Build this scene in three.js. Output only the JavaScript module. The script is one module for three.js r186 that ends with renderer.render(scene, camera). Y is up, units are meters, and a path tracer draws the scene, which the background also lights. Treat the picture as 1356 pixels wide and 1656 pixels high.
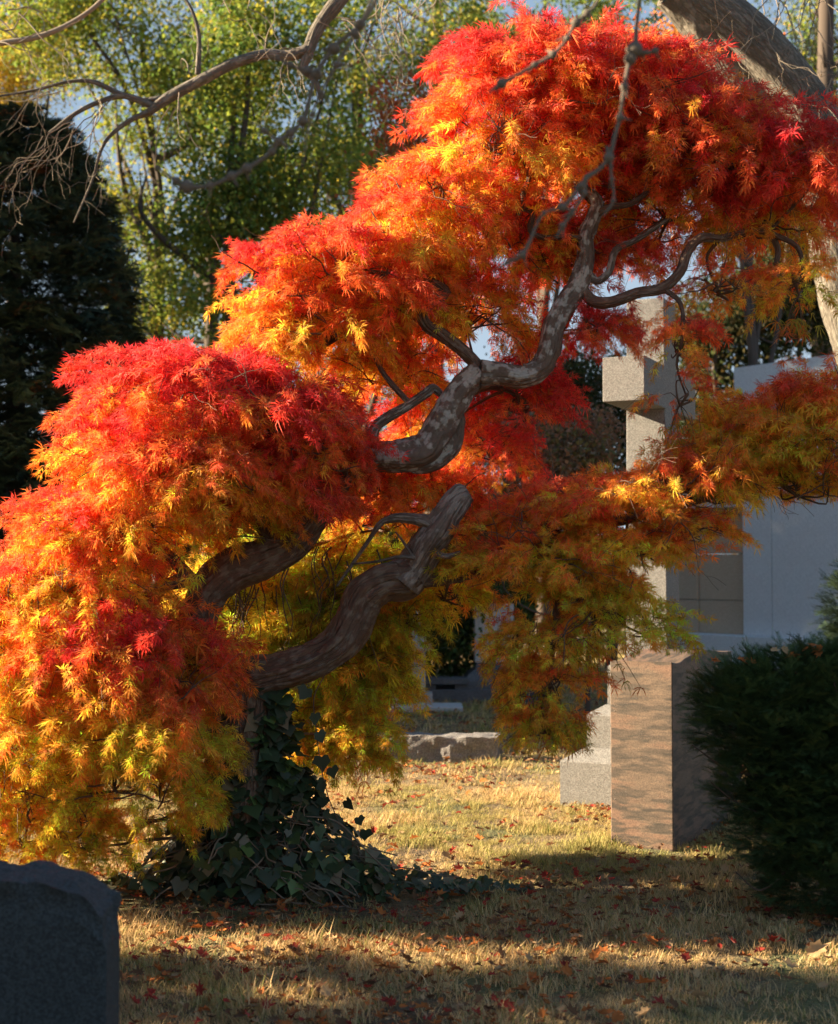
import * as THREE from 'three';
import { mergeGeometries } from 'three/addons/utils/BufferGeometryUtils.js';
import { RoundedBoxGeometry } from 'three/addons/geometries/RoundedBoxGeometry.js';

// ───────────────────────── camera, sky, sun, exposure ─────────────────────────
const scene = new THREE.Scene();
const EYE = new THREE.Vector3(0, 1.6, 7.1), FPX = 2300, PITCH = Math.atan(87 / FPX);
const camera = new THREE.PerspectiveCamera(2 * Math.atan(828 / FPX) * 180 / Math.PI, 838 / 1024, 0.1, 400);
camera.position.copy(EYE);
camera.rotation.x = PITCH;
camera.focus = 7.0;
camera.userData.fStop = 2.7;
scene.add(camera);

const renderer = new THREE.WebGLRenderer({ antialias: true });
renderer.setSize(838, 1024);
renderer.toneMapping = THREE.LinearToneMapping;
renderer.toneMappingExposure = 5.0;
renderer.shadowMap.enabled = true;
renderer.shadowMap.type = THREE.PCFSoftShadowMap;

{ // clear autumn sky: pale near the horizon, deeper blue overhead
  const w = 256, h = 128, a = new Float32Array(w * h * 4);
  for (let j = 0; j < h; j++) {
    const el = ((j + 0.5) / h - 0.5) * Math.PI, s = Math.max(0, Math.sin(el)), k = Math.pow(1 - s, 2.2);
    const r = 0.15 + 0.40 * k, g = 0.27 + 0.40 * k, b = 0.46 + 0.30 * k;
    for (let i = 0; i < w; i++) a.set([r, g, b, 1], (j * w + i) * 4);
  }
  const t = new THREE.DataTexture(a, w, h, THREE.RGBAFormat, THREE.FloatType);
  t.mapping = THREE.EquirectangularReflectionMapping;
  t.magFilter = t.minFilter = THREE.LinearFilter;
  t.needsUpdate = true;
  scene.background = t;
  scene.environment = t;
  scene.backgroundIntensity = scene.environmentIntensity = 0.235;
}
const SUN_DIR = new THREE.Vector3(-0.93, 0.37, -0.065).normalize();
const sun = new THREE.DirectionalLight(new THREE.Color().setRGB(1.0, 0.80, 0.54), 5);
sun.position.copy(SUN_DIR).multiplyScalar(60);
sun.castShadow = true;
sun.shadow.mapSize.set(4096, 4096);
Object.assign(sun.shadow.camera, { left: -30, right: 30, top: 30, bottom: -30, near: 1, far: 160 });
sun.shadow.radius = 1.2;
scene.add(sun, sun.target);

// ───────────────────────── helpers ─────────────────────────
const V = (x = 0, y = 0, z = 0) => new THREE.Vector3(x, y, z);
const mulberry = (s) => () => { s |= 0; s = s + 0x6D2B79F5 | 0; let t = Math.imul(s ^ s >>> 15, 1 | s); t = t + Math.imul(t ^ t >>> 7, 61 | t) ^ t; return ((t ^ t >>> 14) >>> 0) / 4294967296; };
const R = (s) => { const f = mulberry(s * 7919 + 13); f.r = (a, b) => a + (b - a) * f(); f.g = () => (f() + f() + f() + f() - 2) * 0.87; f.pick = (a) => a[Math.floor(f() * a.length)]; return f; };
const hash3 = (x, y, z) => { let n = Math.imul(x, 374761393) + Math.imul(y, 668265263) + Math.imul(z, 1274126177) | 0; n = Math.imul(n ^ n >>> 13, 1274126177); return ((n ^ n >>> 16) >>> 0) / 4294967296; };
function noise(x, y = 0, z = 0) {
  const xi = Math.floor(x), yi = Math.floor(y), zi = Math.floor(z), s = (t) => t * t * (3 - 2 * t), u = s(x - xi), v = s(y - yi), w = s(z - zi);
  const l = (a, b, t) => a + (b - a) * t, c = (i, j, k) => hash3(xi + i, yi + j, zi + k);
  return l(l(l(c(0, 0, 0), c(1, 0, 0), u), l(c(0, 1, 0), c(1, 1, 0), u), v), l(l(c(0, 0, 1), c(1, 0, 1), u), l(c(0, 1, 1), c(1, 1, 1), u), v), w) * 2 - 1;
}
const fbm = (x, y = 0, z = 0, o = 4) => { let a = 0.5, s = 0; for (let i = 0; i < o; i++) { s += a * noise(x, y, z); x *= 2.03; y *= 2.03; z *= 2.03; a *= 0.5; } return s; };
const clamp = (x, a = 0, b = 1) => Math.min(b, Math.max(a, x));
const mix = (a, b, t) => a + (b - a) * t;
const smooth = (a, b, x) => { const t = clamp((x - a) / (b - a)); return t * t * (3 - 2 * t); };
/** world point on the sight line through a point of the photograph, on the plane at world z */
function at(px, py, z) {
  const u = (px - 678) / FPX, v = (828 - py) / FPX, c = Math.cos(PITCH), s = Math.sin(PITCH);
  const dy = v * c + s, dz = v * s - c, t = (EYE.z - z) / -dz;
  return V(u * t, EYE.y + dy * t, z);
}
const PPM = (z) => FPX / (EYE.z - z);
const taken = new Map();
const numbered = (n) => { const k = taken.get(n) ?? 0; taken.set(n, k + 1); return k ? `${n}_${String(k).padStart(3, '0')}` : n; };
function tag(o, label, category, group, kind) {
  if (label) o.userData.label = label;
  if (category) o.userData.category = category;
  if (group) o.userData.group = group;
  if (kind) o.userData.kind = kind;
  return o;
}
function thing(name, label, category, pos = [0, 0, 0], turn = 0, group) {
  const o = new THREE.Group();
  o.name = numbered(name);
  o.position.set(...pos); o.rotation.y = turn;
  scene.add(o);
  return tag(o, label, category, group);
}
function part(parent, name, geo, mat, kind) {
  const m = new THREE.Mesh(geo, mat);
  m.name = name; parent.add(m);
  if (kind) m.userData.kind = kind;
  return m;
}
function top(name, geo, mat, label, category, group, kind) {
  const m = new THREE.Mesh(geo, mat);
  m.name = numbered(name); scene.add(m);
  return tag(m, label, category, group, kind);
}
function instanced(parent, name, geo, mat, mats, cols) {
  const m = new THREE.InstancedMesh(geo, mat, mats.length), c = new THREE.Color();
  mats.forEach((x, i) => { m.setMatrixAt(i, x); if (cols) m.setColorAt(i, c.setRGB(...cols[i])); });
  m.name = name; m.userData.kind = 'stuff';
  m.instanceMatrix.needsUpdate = true;
  parent.add(m);
  return m;
}
class GB { // a geometry builder
  constructor() { this.p = []; this.c = []; this.i = []; this.u = []; }
  get n() { return this.p.length / 3; }
  v(q, c) { this.p.push(q.x, q.y, q.z); if (c) this.c.push(c[0], c[1], c[2]); return this.n - 1; }
  t(a, b, c) { this.i.push(a, b, c); }
  q(a, b, c, d) { this.i.push(a, b, c, a, c, d); }
  geo() {
    const g = new THREE.BufferGeometry();
    g.setAttribute('position', new THREE.Float32BufferAttribute(this.p, 3));
    if (this.c.length) g.setAttribute('color', new THREE.Float32BufferAttribute(this.c, 3));
    if (this.u.length) g.setAttribute('uv', new THREE.Float32BufferAttribute(this.u, 2));
    g.setIndex(this.i); g.computeVertexNormals();
    return g;
  }
}
/** tube along points with radii; knobs = relative unevenness */
function tube(b, pts, rad, sides = 6, knobs = 0, seed = 0, subdiv = 0, ridge = 0) {
  let P = pts, r = rad;
  if (subdiv) {
    const cv = new THREE.CatmullRomCurve3(pts, false, 'centripetal'), n = (pts.length - 1) * subdiv;
    P = []; r = [];
    for (let i = 0; i <= n; i++) { const t = i / n, f = t * (pts.length - 1), k = Math.min(pts.length - 2, Math.floor(f)); P.push(cv.getPoint(t)); r.push(mix(rad[k], rad[k + 1], smooth(0, 1, f - k))); }
  }
  const N = P.length, s0 = b.n;
  let nrm = null, len = 0;
  for (let i = 0; i < N; i++) {
    const T = P[Math.min(N - 1, i + 1)].clone().sub(P[Math.max(0, i - 1)]).normalize();
    if (!nrm) { nrm = Math.abs(T.y) < 0.9 ? V(0, 1, 0) : V(1, 0, 0); }
    nrm = nrm.clone().addScaledVector(T, -nrm.dot(T)).normalize();
    const B = T.clone().cross(nrm);
    if (i) len += P[i].distanceTo(P[i - 1]);
    for (let k = 0; k <= sides; k++) {
      const a = k / sides * Math.PI * 2, cx = Math.cos(a), sx = Math.sin(a);
      let rr = r[i];
      if (knobs) rr *= 1 + knobs * (1.1 * fbm(cx * 1.1 + seed, sx * 1.1 + P[i].y * 5, P[i].x * 5 + P[i].z * 5, 3) + 0.35 * noise(cx * 3.2 + seed, sx * 3.2, len * 3));
      if (ridge) rr += ridge * (1 - 2 * Math.abs(noise(cx * r[0] * 42 + seed, sx * r[0] * 42, len * 9 + 2 * noise(cx * 2, sx * 2, len * 6)))) + ridge * 0.6 * noise(cx * r[0] * 90, sx * r[0] * 90 + seed, len * 30);
      b.p.push(P[i].x + (nrm.x * cx + B.x * sx) * rr, P[i].y + (nrm.y * cx + B.y * sx) * rr, P[i].z + (nrm.z * cx + B.z * sx) * rr);
      b.u.push(k / sides * Math.max(1, Math.round(r[0] * 6.28 / 0.3)) * 0.5, len);
    }
    if (i) for (let k = 0; k < sides; k++) { const a = s0 + (i - 1) * (sides + 1) + k, c = a + sides + 1; b.i.push(a, a + 1, c + 1, a, c + 1, c); }
  }
  for (const [i, flip] of [[0, true], [N - 1, false]]) { // closed ends
    const c = b.n; b.p.push(P[i].x, P[i].y, P[i].z); b.u.push(0.2, 0.2);
    for (let k = 0; k < sides; k++) { const a = s0 + i * (sides + 1) + k; flip ? b.i.push(c, a + 1, a) : b.i.push(c, a, a + 1); }
  }
}
const tubeGeo = (...a) => { const b = new GB(); tube(b, ...a); return b.geo(); };
/** pixel-traced polyline [x, y, z, radius in px] → points and radii in metres */
function trace(list) { return [list.map(([x, y, z]) => at(x, y, z)), list.map(([, , z, r]) => r / PPM(z))]; }
function boxUV(g, scale = 1) {
  const q = g.index ? g.toNonIndexed() : g;
  if (q !== g) q.computeVertexNormals();
  const p = q.attributes.position, n = q.attributes.normal, u = new Float32Array(p.count * 2);
  for (let i = 0; i < p.count; i++) {
    const ax = Math.abs(n.getX(i)), ay = Math.abs(n.getY(i)), az = Math.abs(n.getZ(i));
    const [s, t] = ax >= ay && ax >= az ? [p.getZ(i), p.getY(i)] : ay >= az ? [p.getX(i), p.getZ(i)] : [p.getX(i), p.getY(i)];
    u[i * 2] = s * scale; u[i * 2 + 1] = t * scale;
  }
  q.setAttribute('uv', new THREE.BufferAttribute(u, 2));
  return q;
}
function block(x0, x1, y0, y1, z0, z1, r = 0.008) {
  const g = new RoundedBoxGeometry(x1 - x0, y1 - y0, z1 - z0, 2, Math.min(r, (x1 - x0) / 2.1, (y1 - y0) / 2.1, (z1 - z0) / 2.1));
  g.translate((x0 + x1) / 2, (y0 + y1) / 2, (z0 + z1) / 2);
  return boxUV(g);
}
function texture(n, metres, f, srgb) { // f(u, v in 0..1) → [r, g, b] or number
  const a = new Uint8Array(n * n * 4);
  for (let j = 0; j < n; j++) for (let i = 0; i < n; i++) {
    let c = f(i / n, j / n); if (typeof c === 'number') c = [c, c, c];
    for (let k = 0; k < 3; k++) { const x = clamp(c[k]); a[(j * n + i) * 4 + k] = 255 * (srgb ? (x <= 0.0031308 ? x * 12.92 : 1.055 * Math.pow(x, 1 / 2.4) - 0.055) : x); }
    a[(j * n + i) * 4 + 3] = 255;
  }
  const t = new THREE.DataTexture(a, n, n);
  t.wrapS = t.wrapT = THREE.RepeatWrapping; t.magFilter = THREE.LinearFilter; t.minFilter = THREE.LinearMipmapLinearFilter; t.generateMipmaps = true;
  t.repeat.set(1 / metres, 1 / metres);
  if (srgb) t.colorSpace = THREE.SRGBColorSpace;
  t.needsUpdate = true;
  return t;
}
/** noise that tiles on 0..1 with period p cells */
function tnoise(u, v, p, s = 0) {
  const x = u * p, y = v * p, xi = Math.floor(x), yi = Math.floor(y), S = (t) => t * t * (3 - 2 * t), a = S(x - xi), b = S(y - yi);
  const c = (i, j) => hash3(((xi + i) % p + p) % p, ((yi + j) % p + p) % p, s + 91);
  return mix(mix(c(0, 0), c(1, 0), a), mix(c(0, 1), c(1, 1), a), b);
}
const tfbm = (u, v, p, o = 4, s = 0) => { let a = 0.5, r = 0; for (let i = 0; i < o; i++) { r += a * tnoise(u, v, p, s + i); p *= 2; a *= 0.5; } return r / (1 - Math.pow(0.5, o)); };

// ───────────────────────── materials ─────────────────────────
const std = (rgb, o = {}) => { const m = new THREE.MeshStandardMaterial({ roughness: 0.9, ...o }); m.color.setRGB(...rgb); return m; };
const leafMat = (rgb, o = {}) => { const m = new THREE.MeshPhysicalMaterial({ roughness: 1, transmission: 0.5, thickness: 0, ior: 1.4, specularIntensity: 0.35, side: THREE.DoubleSide, vertexColors: true, ...o }); m.color.setRGB(...rgb); return m; };

const tn2 = (u, v, a, b, s) => { const x = u * a, y = v * b, xi = Math.floor(x), yi = Math.floor(y), S = (t) => t * t * (3 - 2 * t), c = (i, j) => hash3((xi + i) % a, (yi + j) % b, s + 17); return mix(mix(c(0, 0), c(1, 0), S(x - xi)), mix(c(0, 1), c(1, 1), S(x - xi)), S(y - yi)); };
const barkBump = texture(512, 0.5, (u, v) => { const w = 0.06 * (tfbm(u, v, 6, 3, 5) - 0.5), a = Math.abs(tn2((u + w + 1) % 1, v, 12, 5, 3) * 2 - 1), b = Math.abs(tn2((u + w + 1) % 1, v, 26, 12, 6) * 2 - 1); return 0.55 * Math.sqrt(a) + 0.25 * b + 0.2 * tfbm(u, v, 40, 3, 1); });
barkBump.repeat.set(2, 1);
const barkTone = (base, hi, seed) => texture(512, 0.6, (u, v) => { const a = tfbm(u, v, 5, 5, seed), b = tnoise(u, v, 60, seed + 3), p = smooth(0.46, 0.66, tfbm(u, v, 17, 5, seed + 8)) * 0.8; return [0, 1, 2].map((k) => mix(base[k], hi[k], p) * (0.6 + 0.5 * a + 0.3 * b)); }, true);
const mapleBark = new THREE.MeshStandardMaterial({ map: barkTone([0.13, 0.075, 0.05], [0.20, 0.15, 0.11], 2), bumpMap: barkBump, bumpScale: 0.025, roughness: 0.95 });
const lichenBark = new THREE.MeshStandardMaterial({ map: barkTone([0.14, 0.10, 0.075], [0.40, 0.38, 0.33], 4), bumpMap: barkBump, bumpScale: 0.02, roughness: 0.95 });
const deadWood = new THREE.MeshStandardMaterial({ map: barkTone([0.17, 0.12, 0.09], [0.33, 0.27, 0.22], 6), bumpMap: barkBump, bumpScale: 0.018, roughness: 0.95 });
const twigMat = std([0.10, 0.065, 0.045]);
const greyBark = new THREE.MeshStandardMaterial({ map: barkTone([0.115, 0.10, 0.08], [0.21, 0.188, 0.155], 7), bumpMap: barkBump, bumpScale: 0.016, roughness: 0.95 });
const paleTwig = std([0.25, 0.205, 0.155]);
const nearTwig = std([0.12, 0.10, 0.08]);
const farBark = std([0.075, 0.055, 0.042]);
const speckle = (lo, hi, seed, n = 512, m = 0.35) => texture(n, m, (u, v) => { const a = tnoise(u, v, 128, seed), b = tnoise(u, v, 64, seed + 2), c = tfbm(u, v, 4, 4, seed + 5), s = clamp(0.5 * a + 0.5 * b), k = smooth(0.25, 0.75, s) * (0.75 + 0.4 * c); return [0, 1, 2].map((i) => mix(lo[i], hi[i], k)); }, true);
const grainBump = texture(256, 0.12, (u, v) => 0.5 * tnoise(u, v, 64, 3) + 0.5 * tnoise(u, v, 26, 8));
const stone = (lo, hi, seed, o = {}) => new THREE.MeshStandardMaterial({ map: speckle(lo, hi, seed), bumpMap: grainBump, bumpScale: 0.0022, roughness: 0.85, ...o });
const crossStone = stone([0.125, 0.124, 0.12], [0.24, 0.238, 0.232], 11);
const tombStone = stone([0.50, 0.54, 0.57], [0.74, 0.78, 0.80], 12);
const porchStone = stone([0.42, 0.33, 0.23], [0.58, 0.47, 0.35], 13);
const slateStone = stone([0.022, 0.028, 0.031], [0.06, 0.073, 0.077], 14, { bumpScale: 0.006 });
const paleStone = stone([0.38, 0.38, 0.37], [0.58, 0.58, 0.56], 15);
const darkStone = stone([0.06, 0.06, 0.065], [0.15, 0.15, 0.155], 16);
const roughStone = stone([0.12, 0.115, 0.115], [0.30, 0.28, 0.27], 17, { bumpScale: 0.006 });

// ───────────────────────── ground and grass ─────────────────────────
const groundY = (x, z) => 0.018 * fbm(x * 0.9, 0, z * 0.9, 3) * smooth(30, 12, Math.hypot(x, z));
{
  const n = 220, g = new THREE.PlaneGeometry(2, 2, n, n).rotateX(-Math.PI / 2), p = g.attributes.position, u = g.attributes.uv;
  for (let i = 0; i < p.count; i++) {
    const sx = p.getX(i), sz = p.getZ(i), w = (s) => Math.sign(s) * (Math.abs(s) * 7 + Math.pow(Math.abs(s), 4) * 150);
    const x = w(sx), z = w(sz); p.setXYZ(i, x, groundY(x, z), z); u.setXY(i, x, z);
  }
  g.computeVertexNormals();
  const straw = [0.27, 0.20, 0.10], soil = [0.085, 0.055, 0.032], green = [0.09, 0.12, 0.035], rust = [0.24, 0.10, 0.035];
  const map = texture(1024, 3.1, (a, b) => {
    const k = smooth(0.42, 0.6, tfbm(a, b, 9, 4, 1)), gr = smooth(0.5, 0.68, tfbm(a, b, 6, 4, 20)), f = tnoise(a, b, 400, 2), f2 = tnoise(a, b, 170, 7), lf = f2 > 0.88 ? 1 : 0;
    return [0, 1, 2].map((i) => mix(mix(mix(soil[i], straw[i], mix(k, f, 0.5)), green[i], gr * 0.6), rust[i], lf * 0.7) * (0.7 + 0.6 * tnoise(a, b, 256, 9)));
  }, true);
  const bump = texture(512, 0.8, (a, b) => 0.6 * tfbm(a, b, 40, 3, 2) + 0.4 * tnoise(a, b, 180, 4));
  tag(top('ground', g, new THREE.MeshStandardMaterial({ map, bumpMap: bump, bumpScale: 0.03, roughness: 1 })), 'dry autumn lawn between the gravestones', 'ground', null, 'structure');
}
function tuftGeo(seed, n, spread, h, wide) {
  const r = R(seed), b = new GB();
  for (let k = 0; k < n; k++) {
    const a = r() * 6.28, d = Math.sqrt(r()) * spread, p = V(Math.cos(a) * d, -0.006, Math.sin(a) * d), yaw = r() * 6.28, lean = r.r(0.1, 0.95), hh = h * r.r(0.45, 1.15);
    const dir = V(Math.cos(yaw) * lean, 1, Math.sin(yaw) * lean).normalize(), s = V(-Math.sin(yaw), 0, Math.cos(yaw)).multiplyScalar(wide * r.r(0.6, 1.2));
    const g = r(), c = g < 0.6 ? [1, 0.95, 0.9] : g < 0.82 ? [1.2, 1.15, 1.2] : [0.45, 0.62, 0.35], q = r.r(0.75, 1.15), cc = c.map((x) => x * q);
    const m = p.clone().addScaledVector(dir, hh * 0.55), d2 = dir.clone().add(V(Math.cos(yaw) * 0.5, -0.35 * lean, Math.sin(yaw) * 0.5)).normalize(), e = m.clone().addScaledVector(d2, hh * 0.5);
    const i0 = b.v(p.clone().sub(s), cc); b.v(p.clone().add(s), cc); b.v(m.clone().addScaledVector(s, -0.8), cc); b.v(m.clone().addScaledVector(s, 0.8), cc); b.v(e, cc);
    b.q(i0, i0 + 1, i0 + 3, i0 + 2); b.t(i0 + 2, i0 + 3, i0 + 4);
  }
  return b.geo();
}
const grassMat = leafMat([1, 1, 1], { transmission: 0.3, specularIntensity: 0.2 });
{
  const grass = thing('grass', 'dry straw coloured autumn grass with green patches', 'grass');
  grass.userData.kind = 'stuff';
  const r = R(5), near = [0, 1, 2, 3].map((k) => tuftGeo(30 + k, 26, 0.055, [0.055, 0.07, 0.05, 0.085][k], 0.0016)), far = [0, 1].map((k) => tuftGeo(40 + k, 30, 0.12, 0.075, 0.0032));
  const put = (geos, count, gen, name) => {
    const M = geos.map(() => []), C = geos.map(() => []);
    for (let i = 0; i < count; i++) {
      const s = gen(); if (!s) continue;
      const [x, z] = s, k = Math.floor(r() * geos.length), patch = fbm(x * 1.3 + 7, 3, z * 1.3, 3), g = smooth(-0.06, 0.36, patch + r.r(-0.14, 0.14));
      const dead = [0.70, 0.52, 0.27], live = [0.30, 0.34, 0.09], v = r.r(0.75, 1.15);
      C[k].push([0, 1, 2].map((j) => mix(dead[j], live[j], g * 0.6) * v));
      const sc = r.r(0.5, 1.15) * (0.75 + 0.6 * smooth(-0.2, 0.4, fbm(x * 3.1, 5, z * 3.1, 2)));
      M[k].push(new THREE.Matrix4().compose(V(x, groundY(x, z), z), new THREE.Quaternion().setFromEuler(new THREE.Euler(r.r(-0.15, 0.15), r() * 6.28, r.r(-0.15, 0.15))), V(sc, sc * r.r(0.6, 1.2), sc)));
    }
    geos.forEach((g, k) => instanced(grass, name, g, grassMat, M[k], C[k]));
  };
  const bare = (x, z) => { const q = Math.hypot((x + 0.75) / 1.15, (z - 0.05) / 0.62); return q < 1 && r() < 0.9; };
  put(near, 15000, () => { const d = mix(4.4, 10.4, Math.pow(r(), 0.85)), x = r.r(-1, 1) * (0.31 * d + 0.25), z = EYE.z - d; if (bare(x, z)) return null; if (fbm(x * 2.2, 9, z * 2.2, 2) < -0.28 && r() < 0.75) return null; return [x, z]; }, 'tuft');
  put(far, 9000, () => { const d = mix(10, 26, Math.pow(r(), 0.8)), x = r.r(-1, 1) * (0.31 * d + 0.4); return [x, EYE.z - d]; }, 'tuft');
}

// ───────────────────────── Japanese laceleaf maple ─────────────────────────
const DOWN = V(0, -1, 0);
function addLaceLeaf(b, p, dir, up, size, r, col) {
  const d = dir.clone().normalize(), s = d.clone().cross(up).normalize(), n = s.clone().cross(d);
  const A = [-1.5, -1.0, -0.5, 0, 0.5, 1.0, 1.5], Ln = [0.5, 0.8, 0.96, 1, 0.96, 0.8, 0.5], hw = size * 0.036, droop = r.r(0.05, 0.75);
  const tip = col.map((x, i) => x * [1.0, 0.82, 0.8][i]);
  A.forEach((a0, k) => {
    if (r() < 0.1) return;
    const a = a0 + r.r(-0.24, 0.24), L = size * Ln[k] * r.r(0.7, 1.2), d0 = d.clone().multiplyScalar(Math.cos(a)).addScaledVector(s, Math.sin(a)), w = d.clone().multiplyScalar(-Math.sin(a)).addScaledVector(s, Math.cos(a));
    const p1 = p.clone().addScaledVector(d0, L * 0.4).addScaledVector(n, size * 0.16 * r.r(-1, 1)), d1 = d0.clone().addScaledVector(d, 0.3).addScaledVector(n, r.r(-0.35, 0.35)).addScaledVector(DOWN, droop * r.r(0.3, 1.4)).normalize(), pm = p1.clone().addScaledVector(d1, L * 0.22), p2 = p1.clone().addScaledVector(d1, L * 0.66);
    const i = b.v(p.clone().addScaledVector(w, -hw * 0.35), col); b.v(p.clone().addScaledVector(w, hw * 0.35), col);
    b.v(p1.clone().addScaledVector(w, -hw), col); b.v(p1.clone().addScaledVector(w, hw), col); b.v(p2, tip);
    b.q(i, i + 1, i + 3, i + 2); b.t(i + 2, i + 3, i + 4);
    if (k > 0 && k < 6) { const sg = r() < 0.5 ? -1 : 1, j = b.v(p1.clone().addScaledVector(d1, L * 0.02).addScaledVector(w, sg * hw * 0.6), col); b.v(pm.clone().addScaledVector(w, sg * hw * 0.6), col); b.v(pm.clone().addScaledVector(d1, L * 0.2).addScaledVector(w, sg * hw * 2.6), tip); b.t(j, j + 1, j + 2); }
  });
}
function sprayGeo(seed, { L = 0.4, e0 = 0.5, e1 = -1.35, n = 20, size = 0.074 } = {}) {
  const r = R(seed), b = new GB(), pts = [V()];
  let p = V(), yaw = 0;
  for (let i = 1; i <= n; i++) {
    const t = i / n, e = mix(e0, e1, Math.pow(t, 0.8)); yaw += r.r(-0.35, 0.35);
    const T = V(Math.cos(e) * Math.cos(yaw), Math.sin(e), Math.cos(e) * Math.sin(yaw));
    p = p.clone().addScaledVector(T, L / n); pts.push(p);
    const S = V(-Math.sin(yaw), 0, Math.cos(yaw)), U = S.clone().cross(T);
    if (U.y < 0) U.negate();
    for (let m = 0; m < (i % 2 ? 2 : 3); m++) {
      const az = r() * 6.28, sp = r.r(0.35, 1.7), out = T.clone().addScaledVector(S, Math.cos(az) * sp).addScaledVector(U, Math.sin(az) * sp * 0.85).addScaledVector(DOWN, r.r(-0.3, 0.35)).normalize();
      const q = r.r(0.6, 1.3), h = r.r(-1, 1) + (r() < 0.12 ? 1.4 : 0), inner = 1 + 0.45 * (1 - t);
      addLaceLeaf(b, p.clone().addScaledVector(out, size * r.r(0.1, 0.5)), out, V(r.g(), r.g() + 0.7, r.g()).normalize(), size * r.r(0.55, 1.35), r, [q, q * inner * (1 + 0.5 * h), q * inner * (1 + 0.2 * h)]);
    }
  }
  addLaceLeaf(b, p, pts[n].clone().sub(pts[n - 1]).normalize(), V(1, 0.4, 0), size, r, [1, 0.9, 0.9]);
  return b.geo();
}
const SPRAYS = [ // the first four lie flatter, the rest hang
  { L: 0.28, e0: 0.85, e1: -0.35, n: 12 }, { L: 0.32, e0: 0.6, e1: -0.6, n: 13, size: 0.082 }, { L: 0.25, e0: 0.4, e1: -0.2, n: 11, size: 0.066 }, { L: 0.32, e0: 0.35, e1: -0.8, n: 13 },
  { L: 0.32, e0: 0.3, e1: -1.0, n: 13, size: 0.084 }, { L: 0.34, e0: 0.0, e1: -1.1, n: 14 }, { L: 0.28, e0: -0.1, e1: -0.8, n: 12, size: 0.066 }, { L: 0.34, e0: -0.3, e1: -1.35, n: 14 },
].map((o, i) => sprayGeo(100 + i, o));
const mapleLeafMat = leafMat([1, 1, 1], { transmission: 0.5 });
const RAMP = [[0, [0.52, 0.44, 0.045]], [0.25, [0.84, 0.54, 0.05]], [0.45, [0.92, 0.40, 0.05]], [0.62, [0.90, 0.20, 0.045]], [0.8, [0.85, 0.08, 0.05]], [1, [0.74, 0.035, 0.045]]];
function ramp(h) { h = clamp(h); for (let i = 1; i < RAMP.length; i++) if (h <= RAMP[i][0]) { const [a, A] = RAMP[i - 1], [b, B] = RAMP[i], t = (h - a) / (b - a); return [0, 1, 2].map((k) => mix(A[k], B[k], t)); } return RAMP.at(-1)[1]; }

const maple = thing('maple_tree', 'spreading laceleaf maple with red, orange and gold weeping foliage', 'tree', [0, 0, 0]);
const limbSamples = [];
function limb(name, list, mat, sides = 12, knobs = 0.16, sub = 5) {
  const [P, r] = trace(list);
  const g = tubeGeo(P, r, r[0] > 0.04 ? 36 : sides, knobs, P.length, r[0] > 0.04 ? 14 : sub, r[0] > 0.04 ? 0.0055 : 0);
  P.forEach((p, i) => { limbSamples.push([p, r[i]]); if (i) limbSamples.push([p.clone().lerp(P[i - 1], 0.5), (r[i] + r[i - 1]) / 2]); });
  return part(maple, name, g, mat);
}
limb('trunk', [[402, 1450, 0, 78], [398, 1390, 0, 58], [393, 1320, 0, 50], [390, 1240, 0, 47], [386, 1170, 0, 50], [386, 1120, 0, 50], [390, 1085, 0, 40]], mapleBark, 18, 0.25, 5);
limb('limb', [[378, 1145, 0, 34.8], [335, 1080, 0.06, 32.2], [318, 1020, 0.08, 30.4], [335, 960, 0.08, 31.3], [372, 925, 0.08, 32.2], [425, 903, 0.07, 31.3], [468, 880, 0.06, 29.6], [505, 838, 0.06, 26.1], [540, 785, 0.06, 23.5], [570, 745, 0.08, 21.8]], mapleBark, 16, 0.3);
limb('limb', [[570, 745, 0.08, 23.0], [610, 738, 0.1, 23.0], [650, 738, 0.1, 24.8], [688, 724, 0.1, 25.8], [708, 692, 0.1, 24.8], [728, 655, 0.1, 22.1], [752, 622, 0.1, 19.3], [778, 602, 0.1, 20.2]], lichenBark, 16, 0.34);
limb('limb', [[652, 748, 0.07, 15], [695, 747, 0.05, 17], [728, 722, 0.05, 16], [738, 688, 0.06, 13], [735, 652, 0.08, 10]], lichenBark, 12, 0.2);
limb('limb', [[778, 602, 0.1, 23], [808, 603, 0.1, 18], [842, 608, 0.09, 18], [872, 596, 0.08, 17], [888, 565, 0.08, 18], [896, 528, 0.08, 18], [916, 492, 0.06, 17], [936, 462, 0.05, 16], [948, 420, 0.05, 13], [948, 385, 0.05, 12], [960, 352, 0.05, 11], [966, 328, 0.04, 10], [945, 305, 0.02, 8], [925, 270, 0, 6], [890, 215, 0, 5]], lichenBark, 14, 0.3);
limb('limb', [[392, 1130, 0, 36.5], [402, 1102, 0.02, 33.1], [448, 1086, 0.05, 29.6], [508, 1066, 0.1, 28.7], [552, 1036, 0.12, 28.7], [574, 996, 0.13, 28.7], [592, 962, 0.14, 29.6], [625, 942, 0.15, 27.8], [652, 938, 0.15, 29.6], [672, 925, 0.15, 26.1]], mapleBark, 18, 0.32);
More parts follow.
